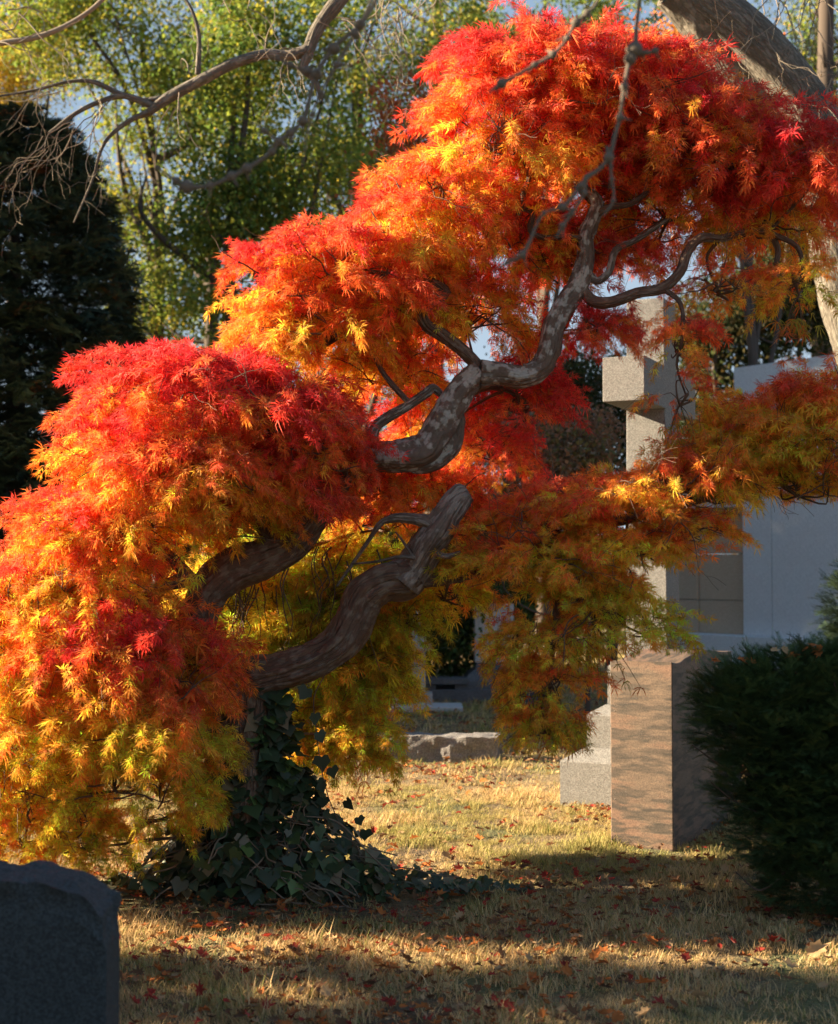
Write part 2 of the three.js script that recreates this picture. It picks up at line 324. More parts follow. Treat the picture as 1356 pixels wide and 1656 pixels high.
{
  const stub = limb('broken_stub', [[650, 942, 0.15, 34], [672, 915, 0.15, 26], [690, 884, 0.16, 27], [706, 858, 0.17, 27], [728, 826, 0.18, 22], [748, 802, 0.18, 19], [758, 796, 0.18, 13]], deadWood, 16, 0.4);
  const g = tubeGeo(...trace([[708, 858, 0.18, 11], [690, 846, 0.2, 12], [668, 840, 0.2, 9], [640, 838, 0.2, 8], [618, 845, 0.2, 6], [598, 872, 0.2, 4], [575, 905, 0.2, 3], [545, 948, 0.2, 2]]), 8, 0.3, 3, 4);
  part(stub, 'snag', g, deadWood);
  for (const l of [[[690, 885, 0.2, 6], [720, 900, 0.24, 5], [745, 893, 0.26, 3]], [[680, 905, 0.2, 5], [650, 900, 0.26, 3], [610, 908, 0.28, 2], [570, 912, 0.28, 1.5]], [[672, 912, 0.2, 4], [655, 880, 0.24, 2.5], [640, 860, 0.26, 1.5]]]) part(stub, 'snag', tubeGeo(...trace(l), 6, 0.2, 5, 4), deadWood);
}
const B = (list, m = lichenBark, s = 8) => limb('branch', list, m, s, 0.18, 4);
B([[776, 595, 0.1, 11], [748, 566, 0.13, 11], [715, 541, 0.16, 11], [690, 525, 0.18, 10], [684, 505, 0.2, 11], [700, 485, 0.22, 11], [722, 474, 0.22, 8], [690, 452, 0.2, 6], [620, 440, 0.15, 5], [540, 465, 0.1, 4], [455, 480, 0.1, 3]], mapleBark);
B([[615, 740, 0.1, 13], [602, 712, 0.12, 12], [608, 690, 0.12, 10], [632, 672, 0.12, 10], [662, 655, 0.12, 9], [690, 636, 0.12, 9], [700, 628, 0.1, 8], [716, 640, 0.08, 6]]);
B([[663, 652, 0.12, 5], [640, 628, 0.1, 5], [618, 600, 0.08, 4], [600, 560, 0, 3]], mapleBark);
B([[940, 466, 0.05, 10], [960, 487, 0.08, 10], [988, 489, 0.12, 10], [1030, 474, 0.16, 10], [1072, 466, 0.2, 10], [1100, 440, 0.22, 9], [1112, 408, 0.2, 8], [1132, 386, 0.2, 8], [1165, 386, 0.18, 7], [1205, 376, 0.15, 6], [1242, 376, 0.15, 6], [1258, 402, 0.15, 5], [1255, 428, 0.2, 4]], mapleBark);
B([[944, 430, 0.05, 7], [965, 455, 0.06, 7], [985, 440, 0.08, 7], [996, 405, 0.1, 6], [1030, 388, 0.1, 5], [1085, 352, 0.1, 3]]);
B([[958, 352, 0.05, 7], [985, 335, 0.08, 6], [1020, 330, 0.08, 5], [1060, 300, 0.05, 4], [1120, 270, 0, 3]], mapleBark);
B([[946, 388, 0.05, 6], [915, 382, 0.1, 6], [880, 384, 0.12, 5], [858, 372, 0.15, 5], [862, 345, 0.16, 5], [845, 338, 0.16, 5], [830, 362, 0.15, 3]], mapleBark);
B([[850, 340, 0.15, 5], [846, 315, 0.15, 5], [856, 285, 0.12, 4], [838, 240, 0.1, 3], [810, 180, 0, 2]], mapleBark);
B([[925, 270, 0, 5], [930, 215, 0.1, 5], [955, 175, 0.1, 4], [1010, 140, 0, 3]], paleTwig);
B([[328, 952, 0.1, 14], [300, 938, 0.14, 12], [262, 950, 0.18, 10], [225, 968, 0.22, 8], [180, 972, 0.26, 6], [100, 1000, 0.3, 4]], mapleBark);
B([[265, 950, 0.18, 7], [240, 985, 0.24, 6], [215, 1025, 0.3, 5], [190, 1090, 0.35, 3]], mapleBark);
B([[455, 888, 0.06, 14], [400, 815, 0.1, 12], [345, 760, 0.15, 9], [290, 700, 0.15, 7], [210, 680, 0.1, 5]], mapleBark);
B([[330, 960, 0.08, 12], [260, 890, 0.15, 10], [160, 870, 0.2, 7], [60, 930, 0.2, 5]], mapleBark);
B([[345, 1095, 0.06, 16], [260, 1060, 0.25, 12], [150, 1080, 0.3, 8], [50, 1130, 0.3, 5]], mapleBark);
B([[660, 940, 0.13, 14], [760, 925, 0.1, 12], [880, 880, 0.1, 10], [1010, 840, 0.1, 8], [1150, 800, 0.05, 7], [1280, 735, 0, 5], [1390, 680, 0, 4]], mapleBark);
B([[880, 880, 0.1, 7], [900, 960, 0.15, 5], [895, 1050, 0.2, 4], [885, 1130, 0.22, 2]], mapleBark);
B([[500, 850, 0.06, 12], [500, 862, -0.2, 9], [505, 905, -0.45, 7], [520, 960, -0.55, 4]], mapleBark);
B([[735, 650, 0.08, 8], [790, 625, -0.1, 6], [835, 640, -0.25, 4], [850, 680, -0.3, 3]], mapleBark);
B([[1072, 466, 0.2, 5], [1100, 490, 0.25, 4], [1105, 540, 0.28, 3], [1095, 590, 0.3, 2.4], [1110, 640, 0.3, 1.6]], mapleBark, 6);
B([[1242, 376, 0.15, 5], [1290, 400, 0.2, 4], [1300, 440, 0.2, 3]], mapleBark, 6);

// foliage clouds: [x, y, rx, ry in px of the photograph; z, rz in metres; sprays, redness, spread of redness]
const CLOUDS = [
  [835, 150, 105, 85, 0.0, 0.42, 62, 0.86, 0.26], [930, 170, 110, 95, -0.05, 0.45, 60, 0.8, 0.3], [1030, 165, 105, 85, -0.05, 0.42, 58, 0.86, 0.26], [800, 250, 105, 95, 0.12, 0.42, 60, 0.66, 0.36], [930, 290, 105, 80, -0.18, 0.3, 45, 0.75, 0.3],
  [1110, 240, 110, 85, 0.0, 0.42, 56, 0.82, 0.28], [1210, 270, 110, 75, 0.1, 0.42, 60, 0.9, 0.22], [1315, 290, 100, 72, 0.05, 0.4, 52, 0.88, 0.25], [1080, 350, 110, 60, -0.2, 0.3, 36, 0.72, 0.3], [1220, 370, 100, 50, -0.15, 0.3, 30, 0.6, 0.3],
  [710, 340, 85, 85, 0.1, 0.38, 50, 0.72, 0.34], [790, 390, 90, 80, -0.1, 0.34, 44, 0.62, 0.34], [655, 400, 85, 70, 0.12, 0.36, 44, 0.7, 0.34],
  [560, 455, 100, 78, 0.12, 0.4, 58, 0.74, 0.36], [470, 470, 78, 72, 0.08, 0.36, 46, 0.74, 0.38], [640, 500, 100, 80, -0.12, 0.36, 48, 0.6, 0.34], [530, 550, 100, 60, 0.02, 0.36, 42, 0.5, 0.34], [755, 520, 100, 80, -0.28, 0.28, 40, 0.66, 0.3], [440, 545, 55, 55, 0.0, 0.3, 24, 0.5, 0.34],
  [235, 650, 90, 72, 0.20, 0.4, 54, 0.84, 0.28], [335, 660, 105, 82, 0.25, 0.42, 62, 0.86, 0.26], [440, 690, 100, 82, 0.30, 0.42, 58, 0.82, 0.28], [525, 740, 70, 62, 0.32, 0.36, 36, 0.84, 0.24], [212, 752, 80, 80, 0.25, 0.4, 50, 0.66, 0.34], [330, 780, 110, 75, 0.32, 0.4, 56, 0.72, 0.3], [460, 800, 85, 65, 0.22, 0.36, 38, 0.72, 0.28],
  [135, 862, 78, 66, 0.25, 0.4, 50, 0.68, 0.34], [230, 860, 100, 78, 0.25, 0.4, 46, 0.52, 0.32], [370, 850, 90, 50, 0.05, 0.34, 30, 0.5, 0.3], [45, 975, 78, 66, 0.25, 0.38, 44, 0.56, 0.36], [150, 950, 95, 75, 0.32, 0.4, 44, 0.52, 0.32],
  [60, 1060, 110, 95, 0.35, 0.42, 62, 0.48, 0.36], [180, 1070, 110, 90, 0.42, 0.42, 60, 0.6, 0.34], [285, 1090, 75, 80, 0.44, 0.36, 46, 0.66, 0.3], [20, 1190, 100, 95, 0.35, 0.4, 52, 0.42, 0.34], [140, 1190, 110, 95, 0.46, 0.4, 58, 0.4, 0.34], [260, 1190, 80, 85, 0.50, 0.34, 46, 0.4, 0.32], [60, 1290, 90, 60, 0.40, 0.36, 34, 0.42, 0.3], [185, 1270, 90, 65, 0.46, 0.34, 38, 0.34, 0.3], [255, 1275, 80, 60, 0.44, 0.3, 34, 0.3, 0.3], [310, 1190, 50, 75, 0.46, 0.26, 28, 0.42, 0.3], [40, 1375, 80, 40, 0.3, 0.3, 26, 0.42, 0.3], [150, 1365, 80, 40, 0.34, 0.28, 24, 0.34, 0.3], [230, 1330, 60, 40, 0.4, 0.26, 18, 0.3, 0.3], [20, 1330, 80, 45, 0.35, 0.32, 24, 0.4, 0.3], [110, 1340, 80, 45, 0.38, 0.32, 24, 0.34, 0.3],
  [450, 960, 90, 85, -0.56, 0.26, 62, 0.12, 0.22], [560, 960, 90, 85, -0.56, 0.26, 59, 0.12, 0.22], [500, 1060, 95, 85, -0.56, 0.26, 62, 0.14, 0.22], [575, 1100, 70, 85, -0.56, 0.24, 54, 0.18, 0.22], [470, 1150, 70, 85, -0.58, 0.22, 48, 0.2, 0.24], [550, 1200, 62, 68, -0.54, 0.22, 43, 0.22, 0.24], [380, 1000, 70, 85, -0.51, 0.24, 43, 0.22, 0.26], [640, 1010, 60, 60, -0.46, 0.24, 32, 0.2, 0.26], [480, 1220, 60, 55, -0.52, 0.2, 34, 0.22, 0.24], [590, 1180, 55, 75, -0.50, 0.2, 34, 0.22, 0.24],
  [640, 620, 85, 50, -0.4, 0.24, 30, 0.56, 0.3], [840, 660, 65, 60, -0.34, 0.22, 32, 0.86, 0.22], [800, 740, 55, 55, -0.36, 0.2, 24, 0.7, 0.3], [630, 790, 80, 45, -0.3, 0.24, 26, 0.66, 0.3], [700, 690, 60, 60, -0.55, 0.2, 18, 0.78, 0.24], [960, 545, 55, 45, -0.15, 0.22, 22, 0.86, 0.2], [960, 400, 90, 60, -0.42, 0.25, 30, 0.78, 0.25], [1060, 400, 75, 36, -0.34, 0.22, 14, 0.76, 0.25], [870, 440, 80, 70, -0.28, 0.26, 30, 0.72, 0.26], [905, 540, 50, 50, -0.3, 0.2, 16, 0.84, 0.2],
  [880, 845, 90, 42, 0.1, 0.36, 38, 0.52, 0.26], [960, 815, 105, 42, 0.15, 0.4, 42, 0.54, 0.26], [1075, 800, 100, 45, 0.12, 0.4, 42, 0.50, 0.26], [815, 920, 85, 42, 0.0, 0.3, 32, 0.40, 0.26], [890, 915, 100, 48, 0.2, 0.36, 40, 0.48, 0.26], [1000, 895, 95, 48, 0.15, 0.36, 38, 0.46, 0.26], [1105, 865, 70, 40, 0.1, 0.3, 22, 0.48, 0.34], [950, 970, 90, 45, 0.2, 0.32, 28, 0.36, 0.26],
  [1180, 755, 85, 66, 0.05, 0.34, 46, 0.5, 0.26], [1260, 705, 90, 76, 0.0, 0.36, 60, 0.48, 0.26], [1345, 665, 80, 80, 0.0, 0.36, 56, 0.52, 0.26], [1290, 795, 75, 50, 0.05, 0.32, 38, 0.5, 0.26], [1350, 770, 60, 50, 0.0, 0.3, 28, 0.48, 0.26],
  [870, 1040, 70, 55, 0.2, 0.26, 26, 0.44, 0.3], [985, 1000, 75, 55, 0.15, 0.28, 28, 0.42, 0.3], [700, 800, 75, 42, -0.38, 0.22, 28, 0.62, 0.25], [610, 850, 70, 42, -0.42, 0.22, 26, 0.56, 0.28], [760, 860, 60, 45, -0.3, 0.22, 22, 0.55, 0.28], [885, 1120, 52, 50, 0.22, 0.2, 24, 0.38, 0.34], [882, 1180, 46, 36, 0.22, 0.16, 16, 0.42, 0.3], [720, 965, 55, 40, -0.3, 0.2, 18, 0.4, 0.34], [1040, 1020, 50, 40, 0.15, 0.2, 12, 0.2, 0.26],
  [1105, 570, 32, 55, 0.3, 0.12, 9, 0.6, 0.3], [1100, 650, 36, 45, 0.3, 0.13, 9, 0.56, 0.3], [1165, 470, 75, 42, 0.05, 0.24, 18, 0.62, 0.28], [1292, 470, 36, 40, 0.2, 0.14, 9, 0.42, 0.28], [1000, 420, 45, 30, -0.2, 0.2, 9, 0.76, 0.24],
];
{
  const twigs = new GB(), r = R(77);
  CLOUDS.forEach(([x, y, rx, ry, z, rz, n, red, spread], ci) => {
    const C = at(x, y, z), k = PPM(z), RX = rx / k, RY = ry / k, M = SPRAYS.map(() => []), K = SPRAYS.map(() => []);
    const cloud = new THREE.Group(); cloud.name = 'foliage_cloud'; cloud.userData.kind = 'stuff'; maple.add(cloud);
    let best = limbSamples[0], bd = 1e9;
    for (const s of limbSamples) { const d = s[0].distanceTo(C) - s[1]; if (d < bd) { bd = d; best = s; } }
    const hub = C.clone().add(V(0, -RY * 0.15, 0)), j1 = best[0].clone().lerp(hub, 0.4).add(V(r.r(-0.06, 0.06), r.r(0, 0.08), r.r(-0.05, 0.05)));
    tube(twigs, [best[0], j1, hub], [Math.min(0.011, best[1] * 0.8), 0.008, 0.006], 5, 0.1, ci, 4);
    const forks = []; const sweep = (y > 760 && x > 740 && y < 1000) || (x > 1140 && y > 640); const total = Math.round(n * 5.6), flat = [[0, 1], [1, 2], [2, 3], [0, 3]][ci % 4], hung = [[4, 5], [5, 6], [6, 7], [4, 7]][ci % 4];
    for (let i = 0; i < total; i++) {
      const inside = i > total * 0.72;
      const a = r() * Math.PI * 2, cy = mix(-0.35, 1, Math.pow(r(), 0.8)), sy = Math.sqrt(1 - cy * cy), u = V(Math.cos(a) * sy, cy, Math.sin(a) * sy);
      const f = inside ? r.r(0.3, 0.72)   : r() < 0.13 ? r.r(1.0, 1.26) : r.r(0.7, 1.04), p = C.clone().add(V(u.x * RX * f, u.y * RY * f, u.z * rz * f));
      if (p.y < 0.16 || noise(p.x * 6.5, p.y * 8, p.z * 6.5 + 11) < -0.2) continue;
      const hl = Math.hypot(u.x, u.z), yaw = (hl > 0.2 ? Math.atan2(u.z * RX, u.x * rz * 1.15) : a) + r.g() * 0.7;
      const vk = sweep || r() < smooth(-0.2, 0.75, cy) ? r.pick(flat) : r.pick(hung), sc = r.r(0.46, 0.78) * clamp((RX + RY) / 0.5, 0.7, 1.05);
      M[vk].push(new THREE.Matrix4().compose(p, new THREE.Quaternion().setFromEuler(new THREE.Euler(r.r(-0.25, 0.25), -yaw, r.r(-0.2, 0.25), 'YXZ')), V(sc * r.r(0.85, 1.2), sc * r.r(0.8, 1.1), sc * r.r(0.85, 1.15))));
      const h = red + spread * 0.85 * (cy * 1.1 - 0.5) * (inside ? 0.6 : 1) - (inside ? 0.16 : 0) + 0.34 * fbm(p.x * 4.1, p.y * 4.1, p.z * 4.1 + 4, 2) + r.g() * 0.17, q = r.r(0.85, 1.1);
      K[vk].push(ramp(h).map((c) => c * q));
      if (i % 16 === 0 || !forks.length) { const j = (k) => V(r.r(-k, k), r.r(-k * 0.5, k), r.r(-k, k)), m = hub.clone().lerp(p, 0.35).add(j(0.06)), m2 = hub.clone().lerp(p, 0.7).add(j(0.05)); tube(twigs, [hub, m, m2, p], [0.006, 0.005, 0.0036, 0.002], 5, 0.15, i, 3); forks.push(m, m2, p); }
      else if (i % 4 === 1) { let f0 = forks[0]; for (const f of forks) if (f.distanceToSquared(p) < f0.distanceToSquared(p)) f0 = f; const m = f0.clone().lerp(p, 0.5).add(V(r.r(-0.03, 0.03), r.r(0, 0.04), r.r(-0.03, 0.03))); tube(twigs, [f0, m, p], [0.003, 0.0024, 0.0015], 3, 0, 0, 2); }
      if (r() < 0.12) { const e = p.clone().add(V(Math.cos(yaw) * 0.14 * sc, -0.01, Math.sin(yaw) * 0.14 * sc)); tube(twigs, [p, e, e.clone().add(V(Math.cos(yaw) * 0.08, -0.14 * sc, Math.sin(yaw) * 0.08))], [0.002, 0.0016, 0.001], 3); }
    }
    if (rx > 60) for (let w = 0; w < 3; w++) twigWalk(twigs, hub.clone().add(V(r.r(-0.4, 0.4) * RX, r.r(-0.3, 0.35) * RY, rz * r.r(0.45, 0.85))), V(r.r(-1, 1), r.r(-0.2, 0.6), r.r(0, 0.5)), RX * r.r(0.7, 1.5), 0.0052, r, 2, { curl: 0.5, grav: 0, step: 0.04, fork: 0.4 });
    SPRAYS.forEach((g, s) => { if (M[s].length) instanced(cloud, 'spray', g, mapleLeafMat, M[s], K[s]); });
  });
  // hanging bare twigs below the arching limbs
  for (let i = 0; i < 34; i++) {
    const x = r.r(380, 620), p = at(x, r.r(880, 960), r.r(-0.35, 0.1)), pts = [p]; let q = p;
    const n = Math.floor(r.r(3, 6));
    for (let j = 0; j < n; j++) { q = q.clone().add(V(r.r(-0.05, 0.04), -r.r(0.05, 0.12), r.r(-0.03, 0.03))); pts.push(q); }
    tube(twigs, pts, pts.map((_, j) => mix(0.0045, 0.0014, j / n)), 4, 0, 0, 3);
  }
  part(maple, 'twigs', twigs.geo(), twigMat, 'stuff');
  // leaves at the ends of the lowest hanging sprays, single
  const one = [0, 1, 2, 3].map((k) => { const b = new GB(), rr = R(200 + k); addLaceLeaf(b, V(), V(0.5, -0.7, 0.1), V(0.5, 0.6, 0.4), 0.085, rr, [1, 1, 1]); return b.geo(); });
  const mats = [[0.40, 0.34, 0.04], [0.62, 0.27, 0.04], [0.30, 0.30, 0.04], [0.7, 0.16, 0.035]].map((c) => leafMat(c));
  const spots = [[885, 1165, 50, 50, 0.22, 90], [960, 1070, 60, 40, 0.2, 40], [840, 1090, 50, 50, 0.2, 40], [1100, 700, 30, 30, 0.3, 30], [590, 1230, 40, 50, -0.42, 40], [1290, 520, 28, 26, 0.2, 26]];
  const st = new GB();
  for (const [x, y, rx, ry, z, n] of spots) {
    const hub = at(x, y - ry * 1.5, z);
    for (let i = 0; i < n; i++) {
      const p = at(x + r.g() * rx, y + r.g() * ry, z + r.r(-0.1, 0.1)), m = part(maple, 'leaf', one[i % 4], r.pick(mats));
      m.position.copy(p); m.rotation.set(r.r(-0.4, 0.4), r() * 6.28, r.r(-0.4, 0.4)); m.scale.setScalar(r.r(0.7, 1.05));
      if (i % 3 === 0) tube(st, [hub, hub.clone().lerp(p, 0.5).add(V(0, 0.03, 0)), p], [0.003, 0.002, 0.001], 4, 0, 0, 2);
      else tube(st, [p, p.clone().add(V(r.r(-0.03, 0.03), 0.05, r.r(-0.03, 0.03)))], [0.0008, 0.0012], 3);
    }
  }
  part(maple, 'twigs', st.geo(), twigMat, 'stuff');
}

// ───────────────────────── ivy on the trunk and over the roots ─────────────────────────
function ivyLeafGeo(seed) {
  const r = R(seed), b = new GB(), out = [[0, -0.02], [0.2, -0.17], [0.44, -0.14], [0.47, 0.08], [0.6, 0.27], [0.44, 0.42], [0.27, 0.62], [0, 0.98], [-0.27, 0.62], [-0.44, 0.42], [-0.6, 0.27], [-0.47, 0.08], [-0.44, -0.14], [-0.2, -0.17]];
  const fold = r.r(0.05, 0.22), cup = r.r(-0.2, 0.25);
  const c = b.v(V(0, -0.28, 0));
  const o = out.map(([x, y]) => b.v(V(x * r.r(0.92, 1.1), -y * r.r(0.94, 1.06), Math.abs(x) * fold + cup * y * y * 0.5)));
  o.forEach((k, i) => b.t(c, k, o[(i + 1) % o.length]));
  return b.geo();
}
{
  const ivy = thing('ivy', 'dark green ivy climbing the maple trunk and spilling over its roots', 'ivy', [0, 0, 0]);
  const r = R(301), geos = [0, 1, 2, 3, 4].map((k) => ivyLeafGeo(310 + k));
  const mats = [[0.034, 0.056, 0.022], [0.045, 0.078, 0.024], [0.03, 0.046, 0.022], [0.10, 0.16, 0.04], [0.17, 0.13, 0.07], [0.08, 0.082, 0.05]].map((c) => { const m = new THREE.MeshStandardMaterial({ roughness: 0.52, side: THREE.DoubleSide }); m.color.setRGB(...c); return m; });
  const foot = at(402, 1440, 0); foot.y = 0;
  const surf = (h, a) => { // outline of the ivied trunk: narrow above, spreading skirt below
    const f = clamp(h / 0.98), rad = 0.165 + 0.47 * Math.pow(1 - f, 2.8) + 0.11 * (1.2 - f) * noise(a * 2.3, h * 6) + 0.03 * noise(a * 7, h * 15);
    return V(foot.x + 0.02 + Math.cos(a) * rad * (Math.cos(a) > 0 ? 1.12 : 0.95), h, foot.z + Math.sin(a) * rad * 0.62);
  };
  let n = 0; const extraM = geos.map(() => []), extraC = [];
  const leafAt = (p, nrm, size, single) => {
    const q = new THREE.Quaternion().setFromUnitVectors(V(0, 0, 1), nrm.clone().normalize()), tw = new THREE.Quaternion().setFromAxisAngle(V(0, 0, 1), r.g() * 0.8), fl = new THREE.Quaternion().setFromEuler(new THREE.Euler(r.r(-0.55, 0.35), r.r(-0.5, 0.5), 0));
    q.multiply(tw).multiply(fl);
    if (single && n < 298) { n++; const m = part(ivy, 'leaf', r.pick(geos), mats[Math.min(5, Math.floor(Math.pow(r(), 1.2) * 6))]); m.position.copy(p); m.quaternion.copy(q); m.scale.setScalar(size); }
    else extraM[Math.floor(r() * 5)].push(new THREE.Matrix4().compose(p, q, V(size, size, size)));
  };
  const stems = new GB();
  for (let i = 0; i < 620; i++) { // inner layer
    const h = 0.9 * (1 - Math.pow(r(), 0.6)), a = r() * 6.28, o = surf(h, a), c = surf(h, 0).lerp(surf(h, Math.PI), 0.5), p = c.clone().lerp(o, r.r(0.45, 0.92));
    leafAt(p, V(p.x - c.x + r.g() * 0.2, 0.3, (p.z - c.z) + 0.15 + r.g() * 0.2), r.r(0.05, 0.095), false);
  }
  for (let i = 0; i < 780; i++) { // trunk and skirt
    const h = 0.98 * (1 - Math.pow(r(), 0.72)) + 0.02, a = mix(-0.35, Math.PI + 0.35, r()), p = surf(h, a), c = surf(h, 0).lerp(surf(h, Math.PI), 0.5);
    const nn = V(p.x - c.x, 0.25 + (1 - h) * 0.5, (p.z - c.z) * 1.8).normalize();
    p.addScaledVector(nn, r.r(-0.03, 0.08));
    leafAt(p, nn.add(V(r.g() * 0.6, r.g() * 0.5, 0.35 + r.g() * 0.4)), r.r(0.03, 0.095), Math.sin(a) > 0.1 && i % 4 === 0);
  }
  for (let i = 0; i < 420; i++) { // running over the ground, to the right and left of the roots
    const t = Math.pow(r(), 1.1), left = r() < 0.3, x = foot.x + (left ? -0.2 - 0.55 * t : 0.25 + 1.15 * t), z = r.r(-0.22, 0.2) * (1 - 0.7 * t) + (left ? 0.12 : 0.1 - 0.02 * t);
    const y = groundY(x, z) + (1 - t) * (left ? 0.3 : 0.2) * r() + 0.03;
    leafAt(V(x, y, z), V(r.g() * 0.7, 0.9, 0.7 + r.g() * 0.5), r.r(0.03, 0.075) * (1 - 0.25 * t), i % 4 === 0);
  }
  for (let i = 0; i < 70; i++) { // thin woody runners
    const h = r() * 0.3, a = r.r(0.1, 3.0), p = surf(h + 0.15, a), pts = [p]; let q = p.clone();
    const dx = r.r(-0.09, 0.11);
    for (let j = 0; j < 5; j++) { q = q.clone().add(V(dx + r.r(-0.04, 0.04), -r.r(0.0, 0.08), r.r(-0.02, 0.06))); q.y = Math.max(q.y, 0.015); pts.push(q); }
    tube(stems, pts, pts.map(() => r.r(0.0025, 0.005)), 4, 0, 0, 3);
  }
  part(ivy, 'stems', stems.geo(), std([0.20, 0.145, 0.10]), 'stuff');
  const vine = new GB(), vp = [[560, 1040], [518, 1105], [508, 1130], [512, 1180], [518, 1230], [532, 1290], [555, 1340], [590, 1390]].map(([x, y]) => at(x, y, 0.15));
  tube(vine, vp, vp.map(() => 0.0028), 5, 0, 0, 4);
  part(ivy, 'vine', vine.geo(), twigMat);
  for (const [x, y, s] of [[497, 1114, 0.07], [510, 1155, 0.06], [516, 1185, 0.06], [520, 1225, 0.075], [537, 1242, 0.06], [520, 1268, 0.05], [561, 1295, 0.06], [592, 1343, 0.06], [555, 1372, 0.06], [580, 1322, 0.05]]) { const m = part(ivy, 'leaf', r.pick(geos), mats[2]); m.position.copy(at(x, y, 0.16)); m.rotation.set(r.r(-0.4, 0.4), r.r(-0.9, 0.9), r.r(-0.9, 0.9)); m.scale.setScalar(s); }
  const filler = new THREE.Group(); filler.name = 'leaves'; filler.userData.kind = 'stuff'; ivy.add(filler);
  extraM.forEach((M, k) => instanced(filler, 'leaf_layer', geos[k], mats[k === 4 ? 5 : k % 3], M));
}

// ───────────────────────── stones ─────────────────────────
{ // banded granite die with a serpentine top
  const W = 0.37, L = 1.2, ns = 40, prof = (s) => 1.052 + 0.035 * Math.pow(Math.sin(Math.PI * clamp((s - 0.05) / 0.9)), 2) - 0.012 * Math.sin(Math.PI * clamp(s / 0.2));
  const sh = new THREE.Shape();
  sh.moveTo(0, -0.04); sh.lineTo(L, -0.04);
  for (let i = ns; i >= 0; i--) sh.lineTo(i / ns * L, prof(i / ns));
  const g = new THREE.ExtrudeGeometry(sh, { depth: W - 0.012, bevelEnabled: true, bevelThickness: 0.006, bevelSize: 0.006, bevelSegments: 2 });
  // extruded along +z; local x runs along the long side
  const q = boxUV(g), col = texture(1024, 1.15, (u, v) => {
    const w = 0.035 * (tfbm(u, v, 4, 4, 3) - 0.5) + 0.014 * (tfbm(u, v, 12, 3, 5) - 0.5), y = v + w, band = tfbm(0.5 + 0.2 * (u - 0.5), y, 40, 4, 7), band2 = tnoise(0.3 + 0.15 * u, y + 0.02 * tfbm(u, v, 12, 2, 9), 110, 12), pk = smooth(0.45, 0.62, tfbm(u, v, 5, 4, 30) * 0.6 + band * 0.4);
    const s = tnoise(u, v, 300, 2), k = clamp(smooth(0.38, 0.6, band) * 0.6 + band2 * 0.5), lo = [0.04, 0.034, 0.029], hi = [0.15, 0.105, 0.075], red = [0.215, 0.105, 0.07];
    return [0, 1, 2].map((i) => mix(mix(lo[i], hi[i], k), red[i], pk * k * 0.45) * (0.65 + 0.7 * s));
  }, true);
  const bmp = texture(512, 0.5, (u, v) => { const p = tnoise(u, v, 120, 4), c = smooth(0.46, 0.64, tfbm(u, v, 5, 3, 14)); return 0.35 + 0.12 * tnoise(u, v, 200, 2) + c * smooth(0.84, 0.95, p) * 0.5; });
  const m = top('granite_monument', q, new THREE.MeshStandardMaterial({ map: col, bumpMap: bmp, bumpScale: 0.004, roughness: 0.6 }), 'brown banded granite monument with wavy top beside the clipped yew', 'monument');
  const c = at(1090, 1374, -0.92), th = 0.49; // near right corner
  // local +x away to the right, local +z across the narrow end
  const ax = V(Math.sin(th), 0, -Math.cos(th)), az = V(Math.cos(th), 0, Math.sin(th));
  m.matrixAutoUpdate = true;
  m.rotation.y = Math.atan2(-ax.z, ax.x);
  const o = c.clone().addScaledVector(az, -(W - 0.006)); m.position.set(o.x, 0, o.z);
}
{ // stone cross on stepped plinth
  const c = thing('cross_monument', 'tall grey stone cross on a stepped plinth behind the brown monument', 'monument', [1.635, 0, -2.85], -0.42);
  const wash = (zh, xh, y0, y1, y2, in_) => { // block whose top slopes up to the next step
    const b = new GB(), r4 = (x, z, y) => [[-x, -z], [x, -z], [x, z], [-x, z]].map(([p, q]) => b.v(V(p, y, q)));
    const A = r4(xh, zh, y0), B1 = r4(xh, zh, y1 - 0.01), B2 = r4(xh - 0.008, zh - 0.008, y1), C = r4(xh - in_, zh - in_, y2);
    for (const [p, q] of [[A, B1], [B1, B2], [B2, C]]) for (let i = 0; i < 4; i++) b.q(p[(i + 1) % 4], p[i], q[i], q[(i + 1) % 4]);
    b.q(C[3], C[2], C[1], C[0]); b.q(A[0], A[1], A[2], A[3]);
    return boxUV(b.geo());
  };
  part(c, 'plinth', wash(0.62, 0.48, -0.03, 0.30, 0.375, 0.13), crossStone);
  part(c, 'plinth', wash(0.46, 0.345, 0.37, 0.60, 0.655, 0.1), crossStone);
  part(c, 'pedestal', wash(0.33, 0.235, 0.65, 0.92, 0.96, 0.08), crossStone);
  const shaft = (y0, y1, w0, w1, d0, d1) => { const g = new RoundedBoxGeometry(1, 1, 1, 2, 0.02), p = g.attributes.position; for (let i = 0; i < p.count; i++) { const t = p.getY(i) + 0.5; p.setXYZ(i, p.getX(i) * mix(w0, w1, t), mix(y0, y1, t), p.getZ(i) * mix(d0, d1, t)); } g.computeVertexNormals(); return boxUV(g); };
  part(c, 'shaft', shaft(0.955, 3.45, 0.29, 0.265, 0.36, 0.33), crossStone);
  part(c, 'cross_arm', block(-0.142, 0.142, 2.68, 2.975, 0.14, 0.72, 0.006), crossStone);
  part(c, 'cross_arm', block(-0.142, 0.142, 2.68, 2.975, -0.72, -0.14, 0.006), crossStone);
}
